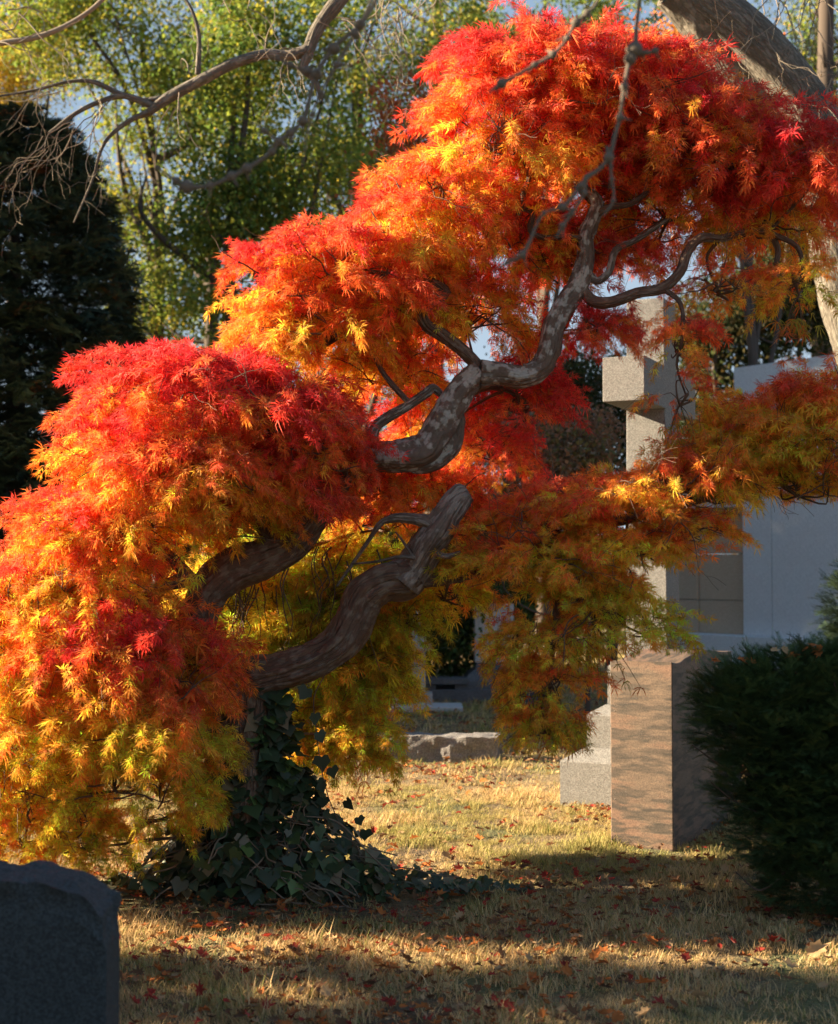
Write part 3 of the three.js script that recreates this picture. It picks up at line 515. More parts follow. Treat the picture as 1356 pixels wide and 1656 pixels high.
{ // mausoleum
  const c0 = at(1203, 1028, -10.9), m = thing('mausoleum', 'pale grey granite mausoleum in shade behind the stone cross', 'mausoleum', [c0.x, 0, c0.z], -0.9);
  const P = (n, g, mat = tombStone) => part(m, n, g, mat);
  P('base_course', block(-2.0, 3.6, -0.05, 0.34, -3.2, 0.05));
  P('ledge', block(-1.9, 1.02, 0.335, 0.72, -0.5, 0.16));
  for (const [a, b] of [[0, 0.44], [0.448, 2.0], [2.008, 3.5]]) { P('wall_panel', block(a, b, a < 0.1 ? 0.722 : 0.335, 3.36, -0.3, 0, 0.004)); }
  P('rear_wall', block(0.01, 3.49, 0.335, 3.36, -3.1, -0.31));
  P('cornice', block(-0.42, 3.6, 3.365, 3.72, -3.15, 0.07));
  P('parapet', block(-0.1, 3.5, 3.725, 4.12, -3.05, 0.03));
  P('porch_roof', block(-1.95, -0.003, 2.35, 2.7, -1.6, 0.02));
  for (const [y0, y1] of [[0.721, 1.15], [1.158, 1.75], [1.758, 2.345]]) for (const [a, b] of [[-1.9, -0.86], [-0.85, -0.01]]) P('porch_block', block(a, b, y0, y1, -0.55, -0.16 + (a < -1 ? 0.03 : 0), 0.004), porchStone);
  
  P('pilaster', block(-1.72, -1.34, 0.862, 2.345, -0.12, 0.1), paleStone);
  P('pilaster_base', block(-1.78, -1.28, 0.721, 0.86, -0.125, 0.14), paleStone);
}
{ // foreground headstone, rock-pitched top
  const w = 0.78, d = 0.24, nx = 60, ny = 30, nz = 14, g = new THREE.BoxGeometry(w, 1, d, nx, ny, nz), p = g.attributes.position;
  for (let i = 0; i < p.count; i++) {
    let x = p.getX(i), t = p.getY(i) + 0.5, z = p.getZ(i); const s = x / w + 0.5;
    const topY = 0.715 + 0.045 * Math.cos((s - 0.42) * 3.2) - 0.05 * smooth(0.86, 1.0, s) - 0.05 * smooth(0.14, 0, s);
    let y = mix(-0.05, topY, t);
    const rough = smooth(topY - 0.11, topY - 0.05, y);
    const k = 0.03 * rough;
    x += k * fbm(y * 14, z * 14, 3, 3) * Math.sign(x) * (Math.abs(x) > w * 0.47 ? 1 : 0) - 0.012 * rough * Math.sign(x) * smooth(0.45, 0.5, Math.abs(x) / w);
    z += k * fbm(x * 16, y * 16, 5, 3) * (Math.abs(z) > d * 0.47 ? 1 : 0);
    y += rough * 0.02 * fbm(x * 18, z * 18, 8, 3);
    p.setXYZ(i, x, y, z);
  }
  g.computeVertexNormals();
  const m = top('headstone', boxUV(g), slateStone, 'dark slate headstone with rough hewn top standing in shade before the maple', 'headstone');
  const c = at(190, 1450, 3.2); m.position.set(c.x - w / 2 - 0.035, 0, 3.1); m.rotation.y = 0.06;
}
{ // low rock-faced marker on the lawn
  const g = new THREE.BoxGeometry(1.05, 0.26, 0.3, 40, 12, 14), p = g.attributes.position;
  for (let i = 0; i < p.count; i++) { const x = p.getX(i), y = p.getY(i), z = p.getZ(i), f = Math.abs(z) > 0.14 || Math.abs(x) > 0.5 ? 1 : 0.25; p.setXYZ(i, x + (Math.abs(x) > 0.5 ? 0.06 * fbm(y * 9, z * 9, 2) : 0), y + 0.03 * fbm(x * 6, z * 8, 1) * (y > 0 ? 1 : 0), z + f * 0.05 * fbm(x * 7, y * 7, z * 2, 3) * Math.sign(z)); }
  const q = boxUV(g), m = top('rock_marker', q, roughStone, 'low rough hewn granite marker lying in the lawn behind the maple', 'grave marker');
  const c = at(705, 1228, -4.75); m.position.set(c.x, 0.07, -4.75); m.rotation.y = -0.1;
}
{ // graves at the back
  const z = -9.5, k = PPM(z), X = (px) => at(px, 1000, z).x, Y = (py) => at(600, py, z).y;
  const p = thing('pillar_monument', 'pale stone pillar monument with moulded cap among the rear graves', 'monument', [X(666), 0, z]);
  part(p, 'base', block(-0.24, 0.24, -0.03, 0.14, -0.24, 0.24), paleStone);
  part(p, 'shaft', block(-0.16, 0.16, 0.142, 0.62, -0.16, 0.16), paleStone);
  part(p, 'cap', block(-0.23, 0.23, 0.622, 0.69, -0.23, 0.23), paleStone);
  part(p, 'cap', block(-0.17, 0.17, 0.692, 0.77, -0.17, 0.17), paleStone);
  const urn = new THREE.LatheGeometry([[0.001, 0], [0.09, 0.0], [0.06, 0.04], [0.05, 0.08], [0.11, 0.16], [0.13, 0.24], [0.1, 0.3], [0.06, 0.32], [0.001, 0.36]].map((a) => new THREE.Vector2(...a)), 20); urn.translate(0, 0.772, 0);
  part(p, 'urn', boxUV(urn), paleStone);
  const d = thing('pedestal_monument', 'pale die on a dark curved pedestal half hidden by hanging maple leaves', 'monument', [X(800), 0, z - 0.4]);
  part(d, 'kerb', block(-0.75, 0.6, -0.03, 0.16, -0.4, 0.4), darkStone);
  const ped = new THREE.LatheGeometry([[0.001, 0.162], [0.5, 0.162], [0.5, 0.25], [0.42, 0.33], [0.3, 0.39], [0.28, 0.46], [0.001, 0.46]].map((a) => new THREE.Vector2(...a)), 4); ped.rotateY(Math.PI / 4);
  part(d, 'pedestal', boxUV(ped), darkStone);
  part(d, 'die', block(-0.22, 0.24, 0.462, 1.15, -0.2, 0.2), paleStone);
  const s = thing('stone_bench', 'dark stone bench slab between the pillar and the pedestal monument', 'bench', [X(722), 0, z - 0.2]);
  part(s, 'seat', block(-0.28, 0.26, 0.22, 0.29, -0.2, 0.2), darkStone);
  part(s, 'support', block(-0.24, -0.12, -0.03, 0.219, -0.15, 0.15), darkStone);
  part(s, 'support', block(0.1, 0.22, -0.03, 0.219, -0.15, 0.15), darkStone);
  const t = thing('stepped_monument', 'dark stepped monument behind the trailing gold foliage', 'monument', [X(598), 0, z - 0.3]);
  part(t, 'step', block(-0.5, 0.32, -0.03, 0.15, -0.4, 0.4), darkStone);
  part(t, 'step', block(-0.4, 0.24, 0.152, 0.34, -0.3, 0.3), darkStone);
  part(t, 'die', block(-0.32, 0.16, 0.342, 0.72, -0.2, 0.2), darkStone);
  top('ledger_slab', block(X(630), X(745), -0.02, 0.05, z + 0.4, z + 0.95), paleStone, 'flat pale ledger slab at the foot of the pillar monument', 'grave slab');
  const f = thing('panel_monument', 'pale grey panelled monument at the photo edge behind the low maple foliage', 'monument', [at(-30, 1000, -5.2).x, 0, -5.2]);
  part(f, 'base', block(-0.5, 0.42, -0.03, 0.25, -0.3, 0.3), tombStone);
  part(f, 'back_slab', block(-0.42, 0.335, 0.252, 1.56, -0.16, 0.02), darkStone);
  for (const [a, b] of [[-0.42, -0.1], [-0.06, 0.185], [0.225, 0.335]]) part(f, 'pilaster', block(a, b, 0.252, 1.5, 0.03, 0.14), tombStone);
  part(f, 'cap', block(-0.46, 0.375, 1.562, 1.66, -0.2, 0.18), tombStone);
}

// ───────────────────────── needle shrubs and conifers ─────────────────────────
function needleSpray(seed, { n = 46, L = 0.16, len = 0.024, w = 0.0017, droop = 0.3, side = 3 } = {}) {
  const r = R(seed), b = new GB(), axes = [[V(), V(1, 0.1, 0), L]];
  for (let k = 0; k < side; k++) axes.push([V(L * r.r(0.15, 0.6), 0.005, 0), V(0.75, r.r(-0.1, 0.25), (k % 2 ? 1 : -1) * r.r(0.5, 0.9)), L * r.r(0.45, 0.7)]);
  for (const [o, d0, l] of axes) {
    const m = Math.round(n * l / L); let p = o.clone(); const d = d0.clone().normalize();
    for (let i = 0; i < m; i++) {
      d.addScaledVector(DOWN, droop / m * 0.8).normalize(); p = p.clone().addScaledVector(d, l / m);
      const s = d.clone().cross(V(0, 1, 0)).normalize(), sg = i % 2 ? 1 : -1, dir = d.clone().multiplyScalar(0.7).addScaledVector(s, sg * r.r(0.6, 1)).addScaledVector(V(0, 1, 0), r.r(-0.1, 0.45)).normalize(), ww = dir.clone().cross(V(0, 1, 0)).normalize().multiplyScalar(w), q = r.r(0.7, 1.3), c = [q, q * r.r(0.95, 1.15), q];
      const e = p.clone().addScaledVector(dir, len * r.r(0.7, 1.15)), k = b.v(p.clone().sub(ww), c); b.v(p.clone().add(ww), c); b.v(e.clone().add(ww.clone().multiplyScalar(0.4)), c); b.v(e.clone().sub(ww.clone().multiplyScalar(0.4)), c); b.q(k, k + 1, k + 2, k + 3);
    }
  }
  return b.geo();
}
function shrubFoliage(parent, name, sprays, mat, blobs, count, tint, r, up = 0.35, shell = 0.75, scale = [0.8, 1.25]) {
  const M = sprays.map(() => []), C = sprays.map(() => []), tot = blobs.reduce((s, b) => s + b.r[0] * b.r[1] * b.r[2], 0);
  for (const bl of blobs) {
    const n = Math.round(count * bl.r[0] * bl.r[1] * bl.r[2] / tot);
    for (let i = 0; i < n; i++) {
      const u = V(r.g(), r.g(), r.g()).normalize(), f = r() < 0.62 ? r.r(shell, 1.02) : Math.cbrt(r()) * shell, p = bl.c.clone().add(V(u.x * bl.r[0] * f, u.y * bl.r[1] * f, u.z * bl.r[2] * f));
      if (p.y < 0.05) continue;
      const yaw = Math.atan2(u.z, u.x) + r.g() * 0.6, k = Math.floor(r() * sprays.length), sc = r.r(...scale);
      M[k].push(new THREE.Matrix4().compose(p, new THREE.Quaternion().setFromEuler(new THREE.Euler(r.r(-0.6, 0.6), -yaw, up + u.y * 0.6 + r.g() * 0.3, 'YXZ')), V(sc, sc, sc)));
      C[k].push(tint(p, r));
    }
  }
  sprays.forEach((g, k) => instanced(parent, name, g, mat, M[k], C[k]));
}
{
  const z = 0.5, bl = (x, y, rx, ry, rz, zz = z) => ({ c: at(x, y, zz), r: [rx / PPM(zz), ry / PPM(zz), rz] });
  const y = thing('yew_bush', 'dark green clipped yew bush beside the brown granite monument', 'bush', [0, 0, 0]);
  const r = R(410), sprays = [0, 1, 2].map((k) => needleSpray(420 + k)), mat = new THREE.MeshStandardMaterial({ roughness: 0.65, side: THREE.DoubleSide, vertexColors: true });
  const f = new THREE.Group(); f.name = 'foliage'; f.userData.kind = 'stuff'; y.add(f);
  shrubFoliage(f, 'spray', sprays, mat, [bl(1190, 1130, 62, 46, 0.26), bl(1180, 1180, 52, 50, 0.24), bl(1250, 1118, 70, 50, 0.3), bl(1330, 1108, 80, 52, 0.34), bl(1410, 1100, 80, 55, 0.34), bl(1250, 1190, 85, 70, 0.3), bl(1340, 1190, 95, 85, 0.36), bl(1240, 1270, 75, 60, 0.26), bl(1330, 1290, 105, 85, 0.34), bl(1270, 1345, 72, 55, 0.24), bl(1340, 1400, 95, 75, 0.28), bl(1420, 1260, 110, 120, 0.35), bl(1300, 1430, 60, 50, 0.22)], 7600, () => { const q = r.r(0.7, 1.3); return [0.055 * q, 0.095 * q, 0.03 * q]; }, r, 0.35, 0.82, [0.5, 0.85]);
  const b = new GB(), base = at(1375, 1490, z); base.y = -0.02;
  for (let i = 0; i < 16; i++) { const e = at(r.r(1170, 1430), r.r(1080, 1330), z + r.r(-0.25, 0.28)), m = base.clone().lerp(e, 0.5).add(V(r.r(-0.05, 0.05), 0.08, r.r(-0.05, 0.05))); tube(b, [base.clone().add(V(r.r(-0.05, 0.05), 0, r.r(-0.05, 0.05))), m, e], [0.016, 0.01, 0.004], 6, 0.15, i, 4); }
  for (const l of [[[1290, 1260], [1180, 1245], [1120, 1205]], [[1270, 1330], [1195, 1300], [1150, 1265]], [[1300, 1400], [1240, 1330], [1160, 1305]], [[1290, 1390], [1230, 1440], [1190, 1410]]]) tube(b, l.map(([x, yy]) => at(x, yy, z + 0.1)), [0.007, 0.005, 0.003], 5, 0.1, 1, 4);
  part(y, 'stems', b.geo(), twigMat, 'stuff');
  const h = thing('clipped_shrub', 'small clipped evergreen column at the photo edge before the mausoleum', 'bush', [0, 0, 0]), hf = new THREE.Group(); hf.name = 'foliage'; hf.userData.kind = 'stuff'; h.add(hf);
  const z2 = -4.6, b2 = (x, yy, rx, ry) => ({ c: at(x, yy, z2), r: [rx / PPM(z2), ry / PPM(z2), 0.3] });
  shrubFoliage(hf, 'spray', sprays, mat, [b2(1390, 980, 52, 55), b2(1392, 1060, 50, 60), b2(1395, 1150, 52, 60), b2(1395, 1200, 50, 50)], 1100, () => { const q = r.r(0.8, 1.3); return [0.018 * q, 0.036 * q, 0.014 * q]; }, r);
  const hb = at(1395, 1200, z2); part(h, 'stem', tubeGeo([V(hb.x, -0.02, z2), V(hb.x, 0.7, z2), V(hb.x, 1.3, z2)], [0.03, 0.025, 0.01], 7, 0.1), farBark);
}
const coniferSprays = [0, 1, 2].map((k) => needleSpray(450 + k, { n: 36, L: 0.26, len: 0.05, w: 0.0045, droop: 0.9, side: 6 }));
const coniferMat = new THREE.MeshStandardMaterial({ roughness: 0.8, side: THREE.DoubleSide, vertexColors: true });
function conifer(name, label, x, z, h, rad, n, seed, col = [0.034, 0.06, 0.036], group, big = 1) {
  const t = thing(name, label, 'tree', [x, 0, z], 0, group), r = R(seed);
  part(t, 'trunk', tubeGeo([V(0, -0.05, 0), V(0.02, h * 0.5, 0), V(0, h * 0.95, 0)], [rad * 0.14, rad * 0.1, 0.02], 10, 0.15, 1, 4), farBark);
  const f = new THREE.Group(); f.name = 'foliage'; f.userData.kind = 'stuff'; t.add(f);
  const M = coniferSprays.map(() => []), C = coniferSprays.map(() => []);
  for (let i = 0; i < n; i++) {
    const hh = 0.15 + (h - 0.15) * (1 - Math.pow(r(), 0.8) * 1), tt = hh / h, a = r() * 6.28, lump = 1 + 0.2 * noise(Math.cos(a) * 2 + seed, hh * 1.6, Math.sin(a) * 2) + 0.1 * noise(Math.cos(a) * 6, hh * 5, Math.sin(a) * 6 + seed);
    const R0 = rad * lump * Math.pow(Math.max(0, 1 - Math.pow(tt, 4.5)), 0.55) * mix(0.82, 1, smooth(0, 0.3, tt)), f0 = r() < 0.7 ? r.r(0.82, 1.0) : r.r(0.3, 0.85), k = Math.floor(r() * 3), sc = r.r(0.7, 1.25) * big, yaw = a + r.g() * 0.5;
    M[k].push(new THREE.Matrix4().compose(V(Math.cos(a) * R0 * f0, hh, Math.sin(a) * R0 * f0), new THREE.Quaternion().setFromEuler(new THREE.Euler(r.r(-0.6, 0.6), -yaw, r.r(-0.2, 0.8), 'YXZ')), V(sc, sc, sc)));
    const q = r.r(0.7, 1.3), br = r() < 0.03; C[k].push(br ? [0.16, 0.08, 0.03] : col.map((c) => c * q));
  }
  coniferSprays.forEach((g, k) => instanced(f, 'spray', g, coniferMat, M[k], C[k]));
  return t;
}
conifer('conifer', 'dark rounded evergreen standing behind the orange maple foliage', at(18, 1000, -6.9).x, -6.9, 6.0, 1.02, 7000, 470, undefined, 'dark evergreens', 1.1);

// ───────────────────────── broadleaf trees behind ─────────────────────────
function clusterGeo(seed, n, rad, size, curl = 0.3) {
  const r = R(seed), b = new GB();
  for (let i = 0; i < n; i++) {
    const p = V(r.g(), r.g() * 0.75, r.g()).multiplyScalar(rad * 0.75), d = V(r.g(), r.g() - 0.3, r.g()).normalize(), s = d.clone().cross(V(r.g(), r.g() + 0.6, r.g())).normalize(), n2 = d.clone().cross(s), l = size * r.r(0.7, 1.25), w = l * r.r(0.3, 0.42), q = r.r(0.7, 1.3), h = r.r(-1, 1), c = [q * (1 + 0.25 * h), q, q * (1 - 0.2 * h)];
    const k = b.v(p, c); b.v(p.clone().addScaledVector(d, l * 0.45).addScaledVector(s, w).addScaledVector(n2, curl * w), c); b.v(p.clone().addScaledVector(d, l), c); b.v(p.clone().addScaledVector(d, l * 0.45).addScaledVector(s, -w).addScaledVector(n2, curl * w), c);
    b.t(k, k + 1, k + 2); b.t(k, k + 2, k + 3);
  }
  return b.geo();
}
const CLUSTERS = { mid: [0, 1, 2].map((k) => clusterGeo(500 + k, 40, 0.6, 0.085)), small: [0, 1, 2].map((k) => clusterGeo(510 + k, 40, 0.36, 0.062)), wispy: [0, 1, 2].map((k) => clusterGeo(520 + k, 44, 0.36, 0.09)) };
const farLeafMat = leafMat([1, 1, 1], { transmission: 0.5 });
function broadTree(name, label, { x, d, top: ty, crowns, n, cols, trunk = 0.12, set = 'mid', seed, limbs = 8, gap = -0.1, category = 'tree', group, lean = 0 }) {
  const z = EYE.z - d, r = R(seed), k = PPM(z), base = at(x, 915, z); base.y = 0;
  const t = thing(name, label, category, [base.x, 0, z], 0, group), loc = (p) => p.clone().sub(V(base.x, 0, z));
  const blobs = crowns.map(([cx, cy, rx, ry]) => ({ c: loc(at(cx, cy, z)), r: [rx / k, ry / k, Math.max(0.8, rx / k * 0.8)] }));
  const apex = loc(at(x + lean, ty, z)), n1 = 6, tp = [];
  for (let i = 0; i <= n1; i++) { const s = i / n1; tp.push(V(apex.x * s * s + r.r(-1, 1) * trunk * 0.6 * (i ? 1 : 0), -0.1 + (apex.y + 0.1) * s, r.r(-1, 1) * trunk * 0.5 * (i ? 1 : 0))); }
  part(t, 'trunk', tubeGeo(tp, tp.map((_, i) => trunk * mix(1.15, 0.25, i / n1)), 9, 0.15, seed, 3), farBark);
  const br = new GB();
  for (let i = 0; i < limbs; i++) {
    const bl = r.pick(blobs), s0 = r.r(0.3, 0.8), o = tp[Math.floor(s0 * n1)].clone().lerp(tp[Math.min(n1, Math.floor(s0 * n1) + 1)], s0 * n1 % 1), u = V(r.g(), r.g() * 0.7 + 0.2, r.g()).normalize(), e = bl.c.clone().add(V(u.x * bl.r[0] * 0.9, u.y * bl.r[1] * 0.9, u.z * bl.r[2] * 0.8)), m = o.clone().lerp(e, 0.5).add(V(r.r(-0.7, 0.7), r.r(-0.7, 0.3), r.r(-0.5, 0.5)));
    part(t, 'limb', tubeGeo([o, m, e], [trunk * r.r(0.35, 0.6), trunk * 0.3, trunk * 0.08], 7, 0.12, i, 5), farBark);
    for (let j = 0; j < 7; j++) { const q = m.clone().lerp(e, r.r(-0.4, 1)), q2 = q.clone().add(V(r.g(), r.g() * 0.8 + 0.2, r.g()).multiplyScalar(bl.r[0] * 0.45)); tube(br, [q, q.clone().lerp(q2, 0.5).add(V(0, r.r(-0.1, 0.15), 0)), q2], [trunk * 0.12, trunk * 0.08, trunk * 0.03], 4, 0, 0, 3); }
  }
  if (limbs) part(t, 'branches', br.geo(), farBark, 'stuff');
  const f = new THREE.Group(); f.name = 'foliage'; f.userData.kind = 'stuff'; t.add(f);
  const geos = CLUSTERS[set], M = geos.map(() => []), C = geos.map(() => []), tot = blobs.reduce((s, b) => s + b.r[0] * b.r[1], 0);
  for (const bl of blobs) for (let i = 0, m = Math.round(n * bl.r[0] * bl.r[1] / tot); i < m; i++) {
    const u = V(r.g(), r.g(), r.g()).normalize(), fr = Math.pow(r(), 0.42), p = bl.c.clone().add(V(u.x * bl.r[0] * fr, u.y * bl.r[1] * fr, u.z * bl.r[2] * fr));
    if (p.y < 0.1 || 0.55 * noise(p.x * 0.9 + seed, p.y * 1.1, p.z * 0.9) + 0.8 * noise(p.x * 2.1, p.y * 2.4 + seed, p.z * 2.1) < gap + r.r(-0.25, 0.25)) continue;
    const g = Math.floor(r() * 3), sc = r.r(0.6, 1.2), q = r.r(0.75, 1.2);
    M[g].push(new THREE.Matrix4().compose(p, new THREE.Quaternion().setFromEuler(new THREE.Euler(r.r(-0.4, 0.4), r() * 6.28, r.r(-0.4, 0.4))), V(sc, sc, sc)));
    C[g].push(r.pick(cols).map((c) => c * q));
  }
  geos.forEach((g, s) => instanced(f, 'leaf_clump', g, farLeafMat, M[s], C[s]));
  return t;
}
const GREEN = [[0.16, 0.24, 0.045], [0.21, 0.28, 0.05], [0.12, 0.19, 0.04], [0.28, 0.31, 0.05], [0.40, 0.36, 0.06]], OLIVE = [[0.23, 0.28, 0.04], [0.31, 0.33, 0.045], [0.17, 0.23, 0.035], [0.42, 0.37, 0.055]];
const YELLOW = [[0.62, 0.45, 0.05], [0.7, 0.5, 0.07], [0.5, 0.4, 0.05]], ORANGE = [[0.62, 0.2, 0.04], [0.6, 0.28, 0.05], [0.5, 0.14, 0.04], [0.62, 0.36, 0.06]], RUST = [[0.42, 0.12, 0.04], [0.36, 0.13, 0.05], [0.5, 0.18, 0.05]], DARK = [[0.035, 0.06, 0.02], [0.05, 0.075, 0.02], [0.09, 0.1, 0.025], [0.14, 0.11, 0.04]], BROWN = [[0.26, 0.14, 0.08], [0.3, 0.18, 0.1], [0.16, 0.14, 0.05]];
broadTree('broadleaf_tree', 'large yellowing green tree rising behind the dark evergreen', { x: 268, d: 27, top: 60, lean: -40, crowns: [[250, 30, 200, 150], [330, 190, 180, 130], [230, 340, 130, 130], [110, 40, 150, 100], [280, 480, 110, 80]], n: 2500, cols: OLIVE, trunk: 0.17, seed: 601, limbs: 9, set: 'mid', gap: 0.1 });
broadTree('broadleaf_tree', 'green tree with dark forked trunk left of the maple crown', { x: 365, d: 22, top: 120, lean: 20, crowns: [[420, 100, 150, 130], [500, 260, 140, 120], [330, 330, 130, 110], [430, 430, 130, 90], [300, 510, 110, 70], [480, 0, 140, 90]], n: 2000, cols: GREEN.concat(OLIVE), trunk: 0.14, seed: 602, limbs: 9, gap: 0.2 });
broadTree('broadleaf_tree', 'tall green tree just behind the top of the maple', { x: 575, d: 26, top: 40, crowns: [[600, 70, 140, 140], [560, 270, 120, 130], [700, 50, 120, 100], [640, 340, 100, 100], [540, 440, 100, 80]], n: 2100, cols: GREEN.concat(OLIVE), trunk: 0.17, seed: 603, limbs: 9, gap: 0.18 });
broadTree('yellow_tree', 'bright yellow tree showing above the dark evergreen', { x: -40, d: 32, top: 130, crowns: [[20, 120, 110, 70], [-60, 160, 120, 110], [40, 60, 90, 50]], n: 620, cols: YELLOW, trunk: 0.16, seed: 604, limbs: 6, gap: -0.4 });
broadTree('rust_tree', 'small rust coloured tree between green trees and maple crown', { x: 655, d: 16, top: 260, crowns: [[655, 190, 52, 50], [640, 330, 60, 60], [700, 260, 50, 60]], n: 200, cols: RUST, trunk: 0.06, seed: 605, limbs: 5, set: 'small', gap: -0.3 });
broadTree('orange_tree', 'orange autumn tree behind the leaning grey trunk', { x: 1215, d: 19, top: 110, crowns: [[1140, 110, 95, 80], [1220, 190, 90, 70], [1080, 70, 70, 60], [1300, 250, 90, 80]], n: 900, cols: ORANGE, trunk: 0.09, seed: 606, limbs: 8, set: 'small', gap: -0.15 });
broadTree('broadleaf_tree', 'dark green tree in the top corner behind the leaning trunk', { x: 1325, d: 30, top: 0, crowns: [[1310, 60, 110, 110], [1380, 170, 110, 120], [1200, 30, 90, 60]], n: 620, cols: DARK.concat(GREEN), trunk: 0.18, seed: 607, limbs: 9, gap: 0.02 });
broadTree('broadleaf_tree', 'airy green tree against the sky above the maple crown', { x: 880, d: 34, top: 0, crowns: [[860, 30, 130, 70], [980, 20, 130, 60], [800, 80, 90, 70]], n: 900, cols: GREEN, trunk: 0.18, seed: 608, limbs: 9, gap: 0.08, set: 'wispy' });
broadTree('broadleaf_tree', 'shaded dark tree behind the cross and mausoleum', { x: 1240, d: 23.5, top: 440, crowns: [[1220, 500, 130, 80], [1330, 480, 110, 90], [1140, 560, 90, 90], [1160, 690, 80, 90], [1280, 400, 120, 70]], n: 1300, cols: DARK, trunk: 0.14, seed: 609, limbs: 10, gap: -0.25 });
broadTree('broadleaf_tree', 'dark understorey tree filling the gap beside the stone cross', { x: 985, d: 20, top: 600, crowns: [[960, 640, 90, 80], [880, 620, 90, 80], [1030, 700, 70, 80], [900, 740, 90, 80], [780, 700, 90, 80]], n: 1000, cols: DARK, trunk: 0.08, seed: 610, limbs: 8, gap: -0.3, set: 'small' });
broadTree('brown_shrub', 'brown leaved shrub seen between the maple limbs and the cross', { x: 950, d: 14.5, top: 720, crowns: [[955, 715, 45, 40], [900, 760, 50, 40], [860, 720, 40, 50], [820, 820, 60, 60]], n: 260, cols: BROWN, trunk: 0.03, seed: 611, limbs: 6, gap: -0.35, set: 'small', category: 'bush' });
broadTree('shrub', 'dark green shrub behind the stone bench', { x: 735, d: 17.6, top: 1030, crowns: [[735, 1040, 60, 60], [690, 990, 70, 60], [780, 960, 80, 80], [620, 1030, 60, 60]], n: 420, cols: [[0.05, 0.085, 0.02], [0.08, 0.12, 0.025]], trunk: 0.03, seed: 612, limbs: 5, gap: -0.5, set: 'small', category: 'bush' });
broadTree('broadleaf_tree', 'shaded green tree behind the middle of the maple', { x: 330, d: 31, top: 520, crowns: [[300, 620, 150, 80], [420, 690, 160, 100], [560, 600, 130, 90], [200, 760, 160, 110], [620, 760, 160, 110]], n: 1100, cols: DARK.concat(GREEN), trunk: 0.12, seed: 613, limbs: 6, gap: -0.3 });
for (const [x, d, tr, ty] of [[335, 25, 0.14, 300], [250, 24, 0.1, 430], [455, 30, 0.14, 380], [700, 33, 0.2, -60], [1330, 27, 0.2, -60]]) {
  const z = EYE.z - d, b = at(x, 915, z), e = at(x + (x === 250 ? -70 : 8), ty, z);
  const t = thing('bare_trunk', { 335: 'straight dark trunk between the evergreen and the maple', 250: 'dark trunk leaning away from the maple behind the evergreen', 455: 'slim dark trunk behind the mid maple foliage', 700: 'tall dark trunk behind the maple peak', 1330: 'tall dark trunk in the top corner behind hanging twigs' }[x], 'tree', [b.x, 0, z]);
  part(t, 'trunk', tubeGeo([V(0, -0.1, 0), V(0.06, (e.y) * 0.5, 0), V(e.x - b.x, e.y, 0)], [tr * 1.2, tr, tr * 0.7], 10, 0.12, x, 5), farBark);
  const r = R(x);
  for (let i = 0; i < 6; i++) { const o = V((e.x - b.x) * 0.8, e.y * r.r(0.55, 0.98), 0), q = o.clone().add(V(r.r(-1, 1) * 1.4, r.r(0.3, 1.2), r.r(-0.6, 0.6))); part(t, 'branch', tubeGeo([o, o.clone().lerp(q, 0.5).add(V(0, -0.1, 0)), q], [tr * 0.35, tr * 0.25, tr * 0.08], 6, 0.1, i, 4), farBark); }
}
{ // far wood closing the view
  const g = thing('far_wood', 'dark wood closing the view beyond the graves', 'wood'); g.userData.kind = 'stuff';
  const r = R(640), big = clusterGeo(641, 60, 1.3, 0.34), M = [], C = [];
  for (let i = 0; i < 2600; i++) { const x = r.r(-22, 22), h = 3.4 + 2.2 * noise(x * 0.35, 4) + 1.2 * noise(x, 9), y = r.r(0, 1) * h; M.push(new THREE.Matrix4().compose(V(x, y, -33 + r.r(-2, 2)), new THREE.Quaternion().setFromEuler(new THREE.Euler(r(), r() * 6, r())), V(1, 1, 1).multiplyScalar(r.r(0.6, 1.1)))); C.push(r.pick(DARK.concat([[0.1, 0.12, 0.03]]))); }
  instanced(g, 'leaf_clump', big, farLeafMat, M, C);
}

// ───────────────────────── bare trees: leaning trunk, overhanging limb, near twigs ─────────────────────────
function twigWalk(b, p, dir, len, r0, r, depth, { curl = 0.5, grav = -0.1, sides = 4, step = 0.06, fork = 0.5 } = {}) {
  const n = Math.max(3, Math.round(len / step)), pts = [p.clone()], rad = [r0]; let q = p.clone(), d = dir.clone().normalize();
  for (let i = 1; i <= n; i++) {
    d = d.clone().add(V(r.g(), r.g() + grav, r.g() * 0.6).multiplyScalar(curl)).normalize();
    q = q.clone().addScaledVector(d, len / n); pts.push(q); rad.push(Math.max(0.0011, r0 * (1 - 0.75 * i / n)));
    if (depth > 0 && i > 1 && r() < fork) twigWalk(b, q, d.clone().add(V(r.g(), r.g() + grav, r.g()).multiplyScalar(0.95)), len * r.r(0.3, 0.6), rad[i] * 0.62, r, depth - 1, { curl, grav, sides: Math.max(3, sides - 1), step, fork });
  }
  tube(b, pts, rad, sides, 0.1, 0, 2);
}
